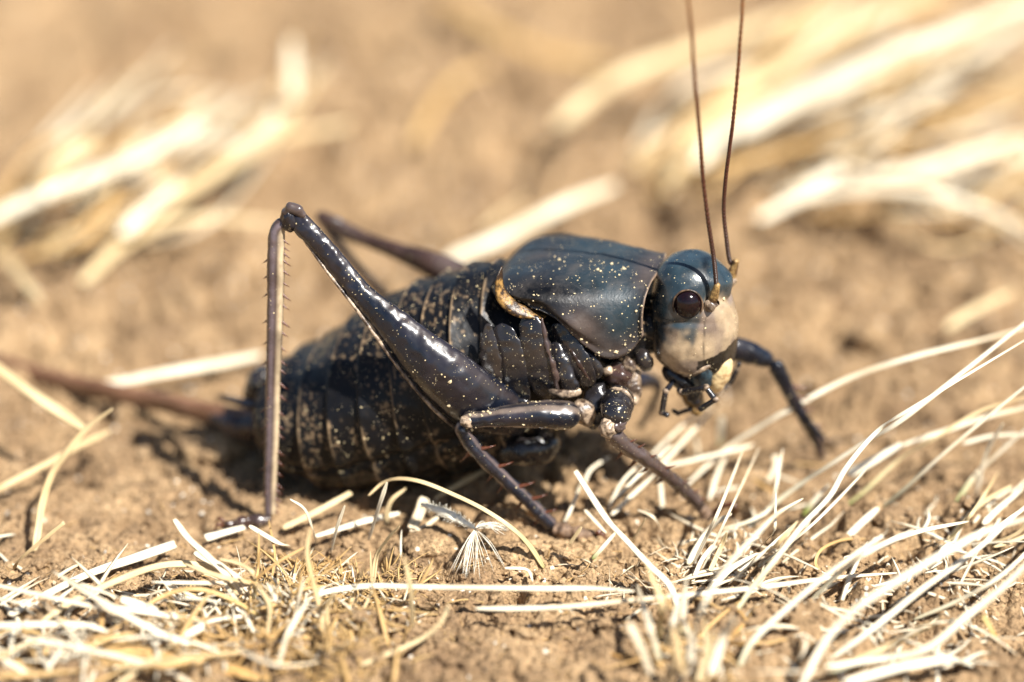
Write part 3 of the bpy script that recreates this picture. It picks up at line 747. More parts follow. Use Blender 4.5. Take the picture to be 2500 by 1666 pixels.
for q in (-.04, .04): part('claw', tube([mf[-1], mf[-1] + [.06, q, .03], mf[-1] + [.11, q * 1.4, -.03]], np.array([6, 4, 2]) / 250, BF.e2, 8, 16), M['spine'], mid)
# --- far middle leg
mf_ = part('middle_leg', T(BF, [(1480, 960, -.6), (1560, 930, -1.0), (1610, 935, -1.25)], [24, 24, 14], n=50), M['leg'])
part('tibia', T(BF, [(1610, 935, -1.25), (1600, 975, -1.3), (1560, 1050, -1.35)], [11, 10, 8], n=40), M['leg'], mf_)
# --- near front leg
fl = part('front_leg', T(BF, [(1512, 955, .62), (1508, 985, .80), (1502, 1012, .95), (1494, 1040, 1.02)], [32, 39, 36, 24], m=32, n=70, flat=1.0, rough=.02, ref=RGT), M['thorax'])
part('coxa', T(BF, [(1512, 880, .40), (1510, 915, .48), (1506, 950, .55)], [30, 36, 32], m=24, flat=1.0, rough=.05, ref=RGT), M['leg_brown'], fl)
part('coxa', T(BF, [(1545, 900, .30), (1548, 950, .42), (1540, 990, .5)], [14, 18, 12], m=20, flat=1.0, rough=.05, ref=RGT), M['pale'], fl)
a = np.linspace(0, math.pi * 1.3, 12)
part('joint_ring', T(BF, [(1482, 958, .74), (1500, 950, .80), (1525, 957, .82), (1540, 975, .82), (1546, 1000, .80)], [3, 5, 6, 5, 3], m=8), M['pale'], fl)
part('knee', ball(BF.at(1484, 1046, 1.06), [BF.e1 * .085, BF.e3 * .10, BF.e2 * .085], rough=.35, seed=12), M['pale'], fl)
part('knee', ball(BF.at(1512, 1036, 1.0), [BF.e1 * .07, BF.e3 * .07, BF.e2 * .10], rough=.35, seed=14), M['leg_brown'], fl)
kk = [(1484, 1050, 1.03), (1500, 1066, 1.0), (1531, 1091, .92), (1580, 1124, .78), (1642, 1172, .52), (1692, 1216, .32), (1706, 1232, .26)]
kr = [17, 21, 20, 18, 17, 16.5, 15]
K = [BF.at(*k) for k in kk]; rr_ = np.array(kr) / 250
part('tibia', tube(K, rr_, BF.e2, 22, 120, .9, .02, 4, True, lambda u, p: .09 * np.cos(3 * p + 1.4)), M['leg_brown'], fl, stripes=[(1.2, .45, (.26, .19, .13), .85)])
spines_along(K, rr_, BF, 1, 6, .15, fl, .3, .3, .97)
spines_along(K, rr_, BF, -1, 7, .10, fl, .3, .3, .97)
part('tarsus', tube([K[-1], BF.at(1722, 1250, .21), BF.at(1738, 1262, .18)], np.array([14, 16, 12]) / 250, BF.e2, 16, 50, 1.1, .06, 6, True, lambda u, p: .14 * np.sin(u * 16) + 0 * p), M['dusty'], fl)
part('claw', T(BF, [(1736, 1262, .18), (1752, 1246, .20), (1772, 1234, .23), (1790, 1232, .26), (1800, 1246, .28)], [9, 10, 8, 5, 2], rough=.02), M['spine'], fl)
# --- far front leg
ff = part('front_leg', T(BF, [(1730, 850, -.55), (1790, 852, -.65), (1830, 862, -.72), (1868, 878, -.78), (1886, 890, -.8)], [26, 31, 30, 23, 17], m=24, n=60, flat=.8, rough=.02), M['leg'])
kk = [(1884, 884, -.8), (1898, 900, -.82), (1914, 932, -.86), (1936, 975, -.92), (1962, 1020, -1.0), (1985, 1062, -1.14), (2000, 1092, -1.24)]
kr = [17, 20, 19, 17, 15, 14, 12]
K = [BF.at(*k) for k in kk]; rr_ = np.array(kr) / 250
part('tibia', tube(K, rr_, BF.e2, 18, 90, .9, .02, 4), M['leg'], ff)
spines_along(K, rr_, BF, -1, 5, .15, ff, .5, .35, .98)
spines_along(K, rr_, BF, 1, 2, .09, ff, .5, .6, .98)
part('tarsus', T(BF, [(1998, 1088, -1.23), (2002, 1108, -1.30), (2012, 1120, -1.36)], [12, 11, 8]), M['leg_brown'], ff)
part('claw', T(BF, [(1975, 1030, -1.02), (2002, 1060, -1.02), (2018, 1080, -1.04)], [7, 6, 3]), M['leg'], ff)

# ovipositor and cerci
ov = part('ovipositor', T(BF, [(700, 1030, .0), (640, 1032, -.05), (560, 1020, -.15), (460, 998, -.30), (360, 975, -.5), (268, 957, -.62), (115, 922, -.9), (0, 886, -1.1), (-110, 848, -1.25), (-170, 825, -1.3)], [38, 37, 32, 29, 27, 27, 27, 25, 17, 3], m=24, n=120, flat=.55, rough=.01, ridges=lambda u, p: -.12 * np.exp(-((p - 1.57 + 1.57) / .12) ** 2)), M['ovipositor'])
part('ovipositor_base', T(BF, [(660, 1040, .1), (610, 1050, .05), (550, 1035, -.02), (510, 1022, -.1)], [34, 34, 24, 10], flat=.7, rough=.03), M['leg_brown'], ov)
for b in (.35, -.25):
    part('cercus', T(BF, [(650, 990, b), (600, 985, b + .05), (550, 972, b), (530, 968, b)], [12, 10, 6, 2]), M['leg'])
part('tail_plate', T(BF, [(665, 900, 0), (638, 930, .05), (625, 970, .05), (632, 1000, 0)], [28, 34, 30, 14], flat=1.5, rough=.05), M['thorax'])

# dust grains and pollen stuck to the shell: far too many to count
DP, DR = [], []
for Rg, cnt in BODY_SURF:
    n_, m_ = Rg.shape[:2]; pr = project(Rg)
    got = 0; tries = 0
    while got < cnt and tries < cnt * 30:
        tries += 1
        i, j = rng.integers(0, n_ - 1), rng.integers(0, m_)
        p = Rg[i, j]
        if noise3(p, 3.0, 77) * .5 + noise3(p, 9.0, 78) * .5 + .14 * rng.random() - (.10 if p[2] > 2.35 else 0) < .56: continue
        DP.append(p + rng.normal(0, .004, 3)); DR.append(float(np.clip(np.exp(rng.normal(-5.35, .65)), .002, .028))); got += 1
V, F = scatter_balls(np.array(DP), np.array(DR), 1.0, .4)
o = new_obj('dust_grains', V, F, M['dust'], root, O0, False); tag(o, kind='stuff')

# ------------------------------------------------------------------ GRASS
def blade_mesh(C, wd, tip0=.4, tip1=.1, twist=0.0, face=None, green=0.0, thick=.22, n=None, fold=.35, seed=0):
    """C (n,3) centre line, wd half width cm; a folded leaf with real thickness"""
    n = len(C); u = np.linspace(0, 1, n)
    k0 = np.clip(u / .12, 0, 1); k1 = np.clip((1 - u) / .25, 0, 1)
    wv = wd * (tip0 + (1 - tip0) * np.sqrt(k0)) * (tip1 + (1 - tip1) * np.sqrt(k1))
    wv = wv * (1 + .12 * (noise2(u * 9 + seed, u * 0, 91) - .5))
    nrm = np.array([0, -.45, .9]) if face is None else np.asarray(face, float)
    Tn, A, Bn = frames(C, nrm)                                # A = face normal, Bn = across
    tw = twist * (u - .3) + .35 * (noise2(u * 2.2 + seed * 3, u * 0, 92) - .5)
    A2 = A * np.cos(tw)[:, None] + Bn * np.sin(tw)[:, None]; B2 = np.cross(Tn, A2)
    prof = [(-1, 0), (-.55, -.16), (0, -.34), (.55, -.16), (1, 0), (.6, .20), (.22, thick - .12), (0, thick - .30), (-.22, thick - .12), (-.6, .20)]
    R = np.stack([C + B2 * (wv * a)[:, None] + A2 * (wv * b * (fold / .35))[:, None] for a, b in prof], 1)
    V, F, uv = loft(R); uv[:, 1] += seed * 1.7
    gr = np.repeat(np.clip((.42 - u) / .42, 0, 1) * green, len(prof)); gr = np.concatenate([gr, [green, 0]])
    tint = np.stack([gr, np.full(len(gr), (seed * 7.13) % 5), np.full(len(gr), (seed * 3.7) % 3)], -1)
    return V, F, uv, tint
nblade = 0
def blade(pts, wpx, z, label, mat='straw_pale', group=None, green=0.0, tips=(.5, .25), twist=0.4, cat='grass blade', name='dry_grass_blade', arch=0.0, face=None, fold=.35):
    """pts in photograph pixels, z = heights above the soil (cm), first to last"""
    global nblade; nblade += 1
    k = len(pts); z = np.interp(np.linspace(0, 1, k), np.linspace(0, 1, len(z)), z)
    z = z + arch * np.sin(np.linspace(0, math.pi, k))
    K = np.array([G(x, y, zz) for (x, y), zz in zip(pts, z)])
    C = cr(K, max(12, k * 9))
    sc_ = 7500 / project(K).mean(0)[2]
    V, F, uv, tint = blade_mesh(C, wpx / sc_ / 2, tips[0], tips[1], twist * (1 if nblade % 2 else -1), face, green, fold=fold, seed=nblade)
    base = C[0].copy()
    o = new_obj(name, V, F, M[mat], None, base, True, uv, {'tint': tint}); o.location = base * S
    tag(o, label, cat, group)
    return o
GF = 'dry grass blades in the foreground'; GB = 'blurred dry grass blades behind the cricket'
BL = [
 # left foreground
 ([(23,1502),(111,1452),(214,1402),(325,1364),(428,1329)], 25, [.1,.12,.15], 'broad pale flat straw sloping up to a square cut end left of the hind foot', {'tips':(.7,.95)}),
 ([(501,1314),(550,1300),(597,1287)], 24, [.1,.12], 'short broad pale straw piece lying behind the cricket hind foot', {'tips':(.95,.95)}),
 ([(103,1517),(172,1471),(268,1425),(383,1383),(478,1379),(536,1402),(581,1452)], 19, [.15,.35,.2], 'pale blade arching just below the broad flat straw at lower left', {'mat':'straw'}),
 ([(-40,1422),(77,1448),(161,1467),(249,1486),(314,1509),(383,1536),(451,1570)], 14, [.35,.3,.1], 'thin pale blade entering at the left edge and sloping down to the right', {}),
 ([(222,1479),(325,1490),(421,1505),(524,1521)], 16, [.3,.3,.15], 'narrow blade ending in a dark shaded tip in the lower left tangle', {}),
 ([(-30,1529),(96,1525),(199,1525),(268,1544)], 18, [.3,.3,.2], 'level pale blade at the left edge below the sloping thin one', {}),
 ([(57,1559),(153,1574),(245,1593),(344,1616),(413,1639),(470,1672)], 16, [.3,.3,.15], 'long pale blade sloping down toward the bottom edge at lower left', {}),
 ([(250,1572),(340,1590),(440,1612),(560,1635),(660,1664)], 42, [.15,.2,.1], 'wide golden flattened leaf sheath near the bottom left', {'mat':'straw_gold','tips':(.5,.5)}),
 ([(425,1268),(459,1314),(509,1360),(566,1417),(604,1467)], 17, [.75,.5,.1], 'pale upright blade leaning left with its tip left of the hind foot', {'tips':(.5,.8)}),
 ([(474,1349),(536,1383),(597,1429),(622,1466)], 22, [.4,.3,.1], 'short wide pale blade crossing the arching blade at lower left', {}),
 ([(157,1276),(96,1326),(46,1368),(34,1391)], 12, [.7,.4,.1], 'short thin straw tilted up alone on the soil near the left edge', {'mat':'straw','tips':(.9,.4)}),
 ([(84,1345),(92,1297),(103,1228),(126,1159),(165,1102),(214,1044),(275,998)], 20, [.05,.5,1.1], 'curved pale blade rising at far left and crossing below the ovipositor', {'mat':'straw'}),
 ([(-60,855),(0,903),(77,960),(145,1006),(210,1050)], 30, [1.0,.9,.7], 'wide pale blade coming down from the left edge below the ovipositor', {'mat':'straw'}),
 ([(268,1052),(191,1090),(115,1132),(19,1182),(-30,1210)], 18, [.4,.3,.1], 'dull tan straw lying behind the curved pale blade at far left', {'mat':'straw'}),
 ([(215,945),(325,926),(421,907),(536,888),(640,866)], 26, [.2,.3,.3], 'pale straw lying on the soil beyond the ovipositor', {'mat':'straw_pale'}),
 ([(773,1330),(761,1284),(742,1242),(708,1219)], 10, [.05,.5,.75], 'little pale stem with a bent top just right of the hind foot', {}),
 ([(807,1350),(822,1291),(842,1234)], 9, [.05,.35,.6], 'thin upright pale stub beside the bent stem below the abdomen', {}),
 ([(690,1290),(765,1253),(857,1203)], 19, [.1,.2,.3], 'dull straw stub rising to the right behind the hind foot', {'mat':'straw','tips':(.8,.9)}),
 ([(769,1310),(842,1287),(900,1270),(976,1253)], 17, [.12,.14,.12], 'pale straw with a dark shadow lying right of the hind foot', {'tips':(.8,.5)}),
 ([(608,1284),(645,1306),(681,1326),(708,1333)], 14, [.4,.3,.15], 'small pale blade in front of the cricket hind foot', {}),
 ([(807,1640),(792,1540),(776,1463),(761,1406),(750,1349),(757,1291)], 13, [.1,.5,1.0], 'tall thin blade standing up greyish below the hind foot', {'mat':'straw'}),
 ([(742,1337),(669,1379),(612,1425)], 9, [.6,.5,.3], 'thin tan strand slanting left off the tall greyish blade', {'mat':'straw_gold'}),
 ([(911,1425),(919,1360),(945,1318),(976,1284)], 13, [.05,.4,.7], 'tan curved upright blade above the left end of the long level straw', {'mat':'straw'}),
 ([(650,1565),(658,1482),(627,1425)], 11, [.1,.4,.6], 'short fuzzy upright blade in the litter at lower left', {'mat':'straw'}),
 ([(803,1560),(799,1490),(815,1444)], 11, [.05,.3,.5], 'short greyish blade curving up to the left end of the long level straw', {'mat':'straw'}),
 ([(195,1425),(291,1460)], 8, [.4,.3], 'very thin white sliver above the dark tipped blade at lower left', {}),
 ([(295,1463),(340,1478),(386,1494)], 25, [.35,.25], 'short broad white straw piece within the lower left tangle', {'tips':(.8,.4)}),
 ([(402,1425),(450,1446),(497,1467)], 9, [.3,.2], 'small pale sliver over the dark hollow at lower left', {}),
 ([(432,1563),(497,1528)], 22, [.2,.3], 'broad white chip crossing the blades at lower left', {'tips':(.9,.9)}),
 ([(285,1676),(344,1628),(432,1567)], 15, [.2,.25,.25], 'pale straw rising from the bottom edge toward the white chip', {'mat':'straw'}),
 ([(8,1609),(76,1651)], 16, [.3,.2], 'short white piece in the bottom left corner', {}),
 ([(-20,1608),(76,1567),(126,1544)], 11, [.3,.3], 'thin pale blade rising right from the left edge near the corner', {'mat':'straw'}),
 ([(115,1635),(153,1582)], 9, [.2,.3], 'tiny upright white stalk near the bottom left corner', {}),
 ([(-20,1652),(100,1645),(210,1636)], 14, [.2,.25], 'level golden blade along the bottom left corner', {'mat':'straw_gold'}),
 ([(180,1600),(260,1560),(330,1545)], 12, [.25,.3], 'golden curved strand behind the wide leaf sheath', {'mat':'straw_gold'}),
 # centre
 ([(770,1458),(800,1444),(896,1431),(1030,1433),(1182,1435),(1335,1437),(1450,1437),(1550,1444)], 18, [.32,.35,.3], 'long level white straw lying across the centre below the cricket', {'twist':.1}),
 ([(1160,1486),(1259,1486),(1374,1482),(1527,1467),(1702,1450),(1863,1433),(2025,1412),(2190,1399)], 14, [.25,.3,.2], 'long thin white straw just below the long level one reaching right', {'twist':.1}),
 ([(1657,1490),(1634,1429),(1584,1379),(1527,1318),(1481,1268),(1443,1211),(1404,1150)], 17, [.05,.5,1.15], 'pale blade leaning up left between middle foot and front foot', {'tips':(.4,.7)}),
 ([(1328,1387),(1293,1333),(1251,1291),(1183,1245),(1106,1207),(1030,1177),(972,1169),(934,1180),(899,1211)], 15, [.02,.55,.75,.5], 'pale blade arching over in front of the abdomen', {'mat':'straw','green':.5}),
 ([(1185,1148),(1125,1180),(1060,1218)], 14, [.3,.15], 'short straw emerging from under the belly behind the arching blade', {'mat':'straw','tips':(.9,.3)}),
 ([(899,1320),(926,1234),(945,1177)], 12, [.05,.5,.75], 'upright pale stalk crossing the left end of the arching blade', {}),
 ([(940,1285),(953,1226),(991,1192)], 13, [.05,.3,.4], 'dull stalk just behind the upright one under the abdomen', {'mat':'straw'}),
 ([(1037,1215),(1022,1255),(1005,1290)], 30, [.25,.15], 'wide papery white husk flake standing below the abdomen', {'tips':(.7,.8),'fold':.15}),
 ([(1070,1262),(1030,1290),(1000,1296)], 14, [.15,.12], 'small white flake beside the papery husk', {}),
 ([(1007,1536),(1003,1444),(987,1360)], 12, [.05,.5,.85], 'soft upright blade crossing in front of the long level straw', {'mat':'straw'}),
 ([(877,1626),(972,1586),(1030,1559),(1075,1521),(1097,1475)], 12, [.1,.2,.45], 'golden white blade curving up at the bottom centre left', {'mat':'straw'}),
 ([(1427,1180),(1443,1146),(1489,1115)], 9, [.2,.3,.4], 'tiny bent straw tip above the leaning blade between the feet', {}),
 ([(1378,1275),(1393,1245),(1420,1177)], 10, [.05,.15,.3], 'thin stalk beside the middle foot left of the leaning blade', {}),
 ([(1481,1250),(1519,1177),(1565,1131)], 9, [.05,.3,.45], 'narrow stalk just behind the front shin, leftmost of the bundle', {}),
 ([(1492,1258),(1546,1207),(1602,1155)], 12, [.1,.25,.4], 'wider white stalk passing behind the front shin in the bundle', {}),
 ([(1505,1215),(1560,1160),(1640,1085)], 10, [.3,.5,.7], 'slim white stalk of the bundle rising highest behind the front shin', {}),
 ([(1427,1245),(1455,1275),(1481,1303)], 10, [.3,.15], 'short split pale piece left of the leaning blade', {}),
 ([(1557,1245),(1596,1264),(1617,1300)], 9, [.3,.3,.05], 'small hooked pale blade below the front shin', {}),
 ([(1619,1250),(1615,1210),(1611,1169)], 13, [.05,.2,.35], 'stubby upright white stalk behind the front shin', {'green':.2}),
 ([(1389,1330),(1420,1287)], 11, [.1,.3], 'short tan stub on the soil in front of the middle foot', {'mat':'straw'}),
 ([(1446,1366),(1504,1299)], 12, [.05,.3], 'stub with a green foot beneath the leaning blade', {'green':1.0}),
 ([(1538,1330),(1577,1265)], 6, [.05,.4], 'hair thin sprig right of the leaning blade', {'mat':'straw'}),
 ([(1232,1387),(1286,1391),(1301,1420)], 9, [.2,.15], 'small bent white piece above the long level straw', {}),
 ([(1534,1521),(1565,1582),(1590,1650)], 19, [.7,.5,.2], 'blurred pale blade standing near the bottom edge right of centre', {}),
 ([(1640,1660),(1653,1551)], 15, [.1,.5], 'blurred cream stub at the bottom right of centre', {'mat':'straw'}),
 # right
 ([(1822,1292),(1897,1225),(1961,1178),(2025,1136),(2110,1081),(2195,1030),(2330,925),(2520,775)], 14, [.03,.5,1.1,1.9], 'long white blade rising to the right edge, uppermost of the sheaf', {'green':.35}),
 ([(1783,1512),(1838,1433),(1897,1361),(1961,1280),(2025,1212),(2067,1140),(2144,1051),(2237,990),(2520,820)], 15, [.03,.7,1.3,2.0], 'long white blade with a grey green base crossing the middle of the right sheaf', {'green':.55}),
 ([(1670,1190),(1770,1098),(1850,1045),(1927,1000),(2072,924),(2231,871),(2401,829),(2520,795)], 12, [.1,.7,1.2,1.5], 'slender white blade arching from beneath the mouth over the far front leg', {}),
 ([(2140,1250),(2216,1187),(2301,1110),(2407,1021),(2520,930)], 12, [.03,.5,1.0,1.5], 'white blade with dark base rooted behind the round clod', {'green':.4}),
 ([(2042,1252),(2110,1200),(2195,1123),(2280,1072),(2394,1004),(2520,965)], 10, [.03,.3,.8,1.2], 'blade with a bright green lower half left of the round clod', {'green':1.0,'mat':'straw'}),
 ([(2070,1160),(2140,1120),(2202,1085)], 26, [.4,.5,.6], 'broad white straw with a ragged square end in the right sheaf', {'tips':(.6,.95)}),
 ([(2200,1088),(2322,1047),(2420,1015),(2520,992)], 13, [.5,.7,.9], 'pale blade continuing level to the right edge beyond the square end', {}),
 ([(1962,1258),(1990,1220),(2025,1183)], 13, [.03,.3], 'short dark green blade inside the right sheaf', {'green':1.6}),
 ([(2350,1083),(2428,1064),(2520,1062)], 12, [.5,.6,.7], 'thin white blade running level to the right edge', {}),
 ([(2316,1257),(2377,1166),(2440,1105),(2520,1035)], 11, [.03,.3,.8], 'white blade with a yellow green base at the right edge', {'green':1.2}),
 ([(2384,1208),(2407,1110),(2449,1034)], 10, [.03,.5,.9], 'thin upright stalk crossing the level blade near the right edge', {}),
 ([(1679,1378),(1719,1310),(1749,1276),(1787,1255)], 19, [.05,.35,.55], 'wide white blade curving up to touch the front claw', {'green':.3}),
 ([(1698,1590),(1698,1531),(1727,1459),(1783,1374),(1838,1314),(1897,1255),(1961,1217)], 13, [.05,.7,.9,.9], 'white blade curving from the bottom up to the right in front of the sheaf', {}),
 ([(1804,1628),(1838,1565),(1919,1488),(2003,1416),(2088,1353),(2155,1308)], 15, [.05,.5,.9], 'lone pale blade with grey lower part ending blunt at centre right', {'green':.3,'tips':(.5,.8)}),
 ([(1955,1680),(2016,1565),(2088,1488),(2195,1416),(2301,1353),(2407,1297),(2520,1262)], 19, [.3,1.0,1.4], 'thick blurred white blade arcing to the right edge above the others', {}),
 ([(2030,1608),(2131,1535),(2258,1433),(2386,1340),(2520,1222)], 16, [.05,.6,1.0], 'straight white blade running under the thick arc at lower right', {}),
 ([(2025,1643),(2131,1612),(2258,1586),(2364,1501),(2449,1433),(2520,1362)], 20, [.1,.5,1.1], 'broad blade with grey green middle bending up at lower right', {'green':.5}),
 ([(2015,1628),(2131,1612),(2237,1603)], 15, [.3,.3], 'pale leaf lying along the bottom right', {}),
 ([(2060,1668),(2195,1629),(2322,1607)], 28, [.25,.3], 'wide pale straw with a square cut end at the bottom right', {'tips':(.6,.95)}),
 ([(2262,1446),(2322,1467),(2369,1484)], 8, [.3,.2], 'thin sliver between the white blades at lower right', {}),
 ([(2008,1405),(1991,1374),(2008,1340),(2059,1318),(2114,1316)], 8, [.1,.25,.1], 'curled tan husk lying below the round clod', {'mat':'straw_gold'}),
 ([(2400,1503),(2424,1544),(2443,1571)], 19, [.35,.1], 'olive brown pointed husk stuck in the soil at lower right', {'mat':'straw_gold','green':.5,'tips':(.4,.1)}),
 ([(2305,1330),(2386,1238),(2470,1185)], 13, [.1,.3,.5], 'frayed pale blade pointing right below the level blades', {'mat':'straw'}),
 ([(2400,1280),(2440,1240),(2500,1190)], 17, [.2,.4], 'short broad frayed blade at the right edge', {}),
 ([(2060,1320),(2100,1280),(2145,1240)], 20, [.05,.2], 'small sheaf of torn white leaf left of the round clod', {'tips':(.3,.3)}),
 ([(1740,1432),(1790,1385),(1850,1350)], 16, [.15,.3], 'short wide white chip below the sheaf, right of the claw', {}),
 ([(1702,1668),(1727,1595),(1742,1540)], 16, [.2,.6], 'blurred upright pale blade at the bottom, left of the wide one', {'mat':'straw'}),
 ([(1735,1650),(1765,1560),(1790,1508)], 24, [.2,.7], 'blurred wide pale blade standing at the bottom right of centre', {'tips':(.5,.9)}),
 ([(1642,1531),(1660,1595),(1668,1650)], 14, [.6,.2], 'blurred tan blade leaning left at the bottom right of centre', {'mat':'straw'}),
 ([(1863,1446),(1876,1480),(1904,1503)], 8, [.2,.05], 'tiny curved pale sprig under the thin white straw', {'mat':'straw'}),
 ([(1757,1090),(1758,1055),(1761,1018)], 16, [.05,.25,.45], 'pale stub with green foot standing beneath the face', {'green':.7,'tips':(.8,.9)}),
 ([(1706,1115),(1698,1064)], 9, [.05,.3], 'thin pale stub left of the green footed one', {}),
 ([(1590,1112),(1664,1042),(1719,1000)], 9, [.3,.6], 'slim white blade reaching up to the mouth parts', {}),
 ([(1600,1150),(1685,1059),(1740,1000),(1757,985)], 13, [.2,.5,.75], 'wide white blade reaching up just right of the mouth parts', {'tips':(.4,.8)}),
 ([(1610,1142),(1727,1115),(1838,1088)], 11, [.25,.35,.4], 'level white blade crossing the bundle below the face', {}),
 ([(1732,1220),(1755,1149),(1783,1102),(1840,1084)], 12, [.05,.3,.4], 'bent white blade hooking right in front of the far front leg', {}),
 ([(1893,1112),(1895,1140),(1876,1176)], 20, [.3,.1], 'crumpled white flake near the far front foot', {'tips':(.8,.8)}),
 ([(1897,1161),(1952,1180)], 9, [.1,.1], 'small white sliver right of the crumpled flake', {}),
 ([(1838,1170),(1868,1190),(1900,1210)], 10, [.08,.08], 'flat tan chip lying on soil left of the right sheaf', {'mat':'straw_gold'}),
 ([(1940,1132),(2018,1137)], 7, [.08,.08], 'thin tan chip in front of the far front foot', {'mat':'straw_gold'}),
 ([(1749,1198),(1804,1190)], 9, [.1,.15], 'small white sliver behind the front claw', {}),
 ([(1800,1400),(1830,1370),(1835,1345)], 15, [.1,.3], 'small curled white leaf scrap right of the claw blade', {}),
 ([(1690,1420),(1712,1370),(1740,1330)], 12, [.05,.3], 'narrow white leaf scrap below the front claw', {}),
 ([(1730,1400),(1758,1340),(1775,1300)], 13, [.05,.4], 'upright pale leaf scrap right below the front claw', {'mat':'straw'}),
]
for pts, wpx, z, lab, kw in BL: blade(pts, wpx, z, lab, group=GF, **kw)
BB = [
 ([(520,430),(608,350),(690,262),(711,220),(713,94)], 40, [.6,1.0,1.6], 'blurred white stalk bent upright at its tip in the left background', {}),
 ([(200,690),(331,564),(470,459),(663,331),(801,149)], 36, [.2,.7,1.2], 'long blurred blade running up right behind the bent white stalk', {'mat':'straw'}),
 ([(-40,545),(55,497),(193,442),(359,376),(497,293)], 44, [.5,.9,.9], 'wide blurred pale blade from the left edge in the left background', {}),
 ([(238,646),(331,580),(400,548),(497,532),(690,545)], 30, [.3,.5,.5], 'blurred blade arching level behind the near hind knee', {'mat':'straw'}),
 ([(330,560),(400,490),(500,430),(663,343),(856,305)], 30, [.5,.7,.8], 'blurred pale blade ending at the right of the left background clump', {'mat':'straw'}),
 ([(300,575),(345,520),(440,440)], 44, [.5,.9], 'bright blurred flat straw in the middle of the left background clump', {}),
 ([(0,560),(80,480),(150,390),(240,350)], 34, [.4,.8,.9], 'faint blurred blade fanning up at the far left of the background', {'mat':'straw'}),
 ([(100,480),(220,430),(300,400)], 46, [.8,1.0], 'bright blurred patch of straw above the far left edge', {}),
 ([(-20,600),(30,650),(100,740)], 24, [.3,.4], 'blurred tan blade bending down at the left edge', {'mat':'straw'}),
 ([(1010,350),(1080,230),(1140,180),(1215,160)], 30, [.2,.4,.4], 'faint blurred straw alone above the middle of the cricket', {'mat':'straw_gold'}),
 ([(1080,650),(1120,622),(1225,580),(1380,500),(1505,452)], 36, [.3,.5,.6], 'bright blurred straw lying just behind the pronotum', {}),
 ([(1180,560),(1240,510),(1290,480)], 14, [.3,.4], 'thin blurred strand above the bright straw behind the pronotum', {'mat':'straw'}),
 ([(1060,-20),(1180,60),(1330,130),(1500,155)], 40, [.4,.5], 'faint blurred straw crossing the top middle', {'mat':'straw_gold'}),
 ([(1800,330),(1960,230),(2142,143),(2320,80),(2540,-5)], 60, [1.0,1.8,2.2], 'brightest widest blurred blade reaching the upper right corner', {}),
 ([(1361,306),(1440,235),(1530,179),(1708,117),(1963,25)], 44, [.5,1.0,1.2], 'blurred blade fanning from left of the antennae toward the top edge', {'mat':'straw'}),
 ([(1851,536),(1963,480),(2116,462),(2269,470),(2422,520),(2520,572)], 30, [.5,.9,.5], 'blurred blade arching down to the right edge, lowest of the far clump', {}),
 ([(1900,480),(1963,459),(2065,418),(2167,425),(2371,378),(2520,325)], 40, [.4,.8,1.0], 'blurred blade running to the right edge above the low arch', {}),
 ([(1861,398),(1940,330),(2014,286),(2167,255),(2300,285),(2400,330)], 28, [.4,.9,.6], 'blurred tan blade arching over in the middle of the far clump', {'mat':'straw_gold'}),
 ([(1657,357),(1740,290),(1861,204),(2000,120),(2116,51),(2269,-20)], 42, [.5,1.1,1.4], 'blurred blade rising right from behind the antennae', {'mat':'straw'}),
 ([(1700,420),(1759,332),(1912,265),(2167,168)], 44, [.4,.9,1.2], 'blurred bright blade starting behind the far antenna', {}),
 ([(1620,480),(1680,380),(1780,290),(1880,240)], 40, [.2,.6,.8], 'blurred pale blade at the foot of the far clump left side', {'mat':'straw'}),
 ([(1560,420),(1640,330),(1760,250),(1900,120),(2000,40)], 30, [.3,.9,1.2], 'thin blurred blade between the antennae and the top right', {'mat':'straw_gold'}),
 ([(2000,400),(2120,360),(2260,350),(2520,395)], 26, [.3,.5], 'blurred tan strand under the middle of the far clump', {'mat':'straw_gold'}),
 ([(2310,800),(2390,750),(2480,708)], 24, [.3,.5], 'blurred tan straw lying on the soil behind the right sheaf', {'mat':'straw'}),
 ([(2060,60),(2200,20),(2330,-20)], 40, [.8,1.0], 'blurred blade touching the top edge right of the antennae', {'mat':'straw_gold'}),
 ([(1850,160),(1950,90),(2060,-10)], 36, [.8,1.1], 'blurred cream blade at the top edge right of the antennae', {'mat':'straw'}),
]
for pts, wpx, z, lab, kw in BB: blade(pts, wpx * 1.0, z, lab, group=GB, **kw)
def clump(cnt, xr, yr, lr, ar, wr, zr, lab, grp, mats, curve=.15, slope=0.0, base=(.03, .2)):
    for k in range(cnt):
        x0 = random.uniform(*xr); y0 = random.uniform(*yr) + (x0 - xr[0]) * slope; L = random.uniform(*lr); an = math.radians(random.uniform(*ar))
        dx, dy = math.cos(an), -math.sin(an); sg = random.gauss(0, curve) * L; nx_, ny_ = -dy, dx
        P_ = [(x0 + L * t * dx + nx_ * sg * math.sin(math.pi * t) * (1 if t < .7 else .7), y0 + L * t * dy + ny_ * sg * math.sin(math.pi * t)) for t in (0, .22, .45, .7, 1)]
        blade(P_, random.uniform(*wr), [random.uniform(*base), random.uniform(*zr) * .8, random.uniform(*zr)], lab, random.choice(mats), grp, tips=(.5, .1), twist=random.uniform(-1.2, 1.2), green=random.choice([0, 0, .3]))
MM = ['straw', 'straw_gold', 'straw_pale', 'straw_pale']
clump(56, (1540, 2250), (300, 520), (280, 700), (12, 46), (10, 24), (.4, 1.3), 'thin blurred straw overlapping others in the far clump at upper right', 'thin straws of the far clump at upper right', MM, .12, -.12)
clump(24, (1900, 2480), (430, 560), (250, 520), (-14, 26), (10, 20), (.2, .8), 'thin blurred straw among those arching low at the right behind the antennae', 'thin low straws at the far right', MM, .2, -.1)
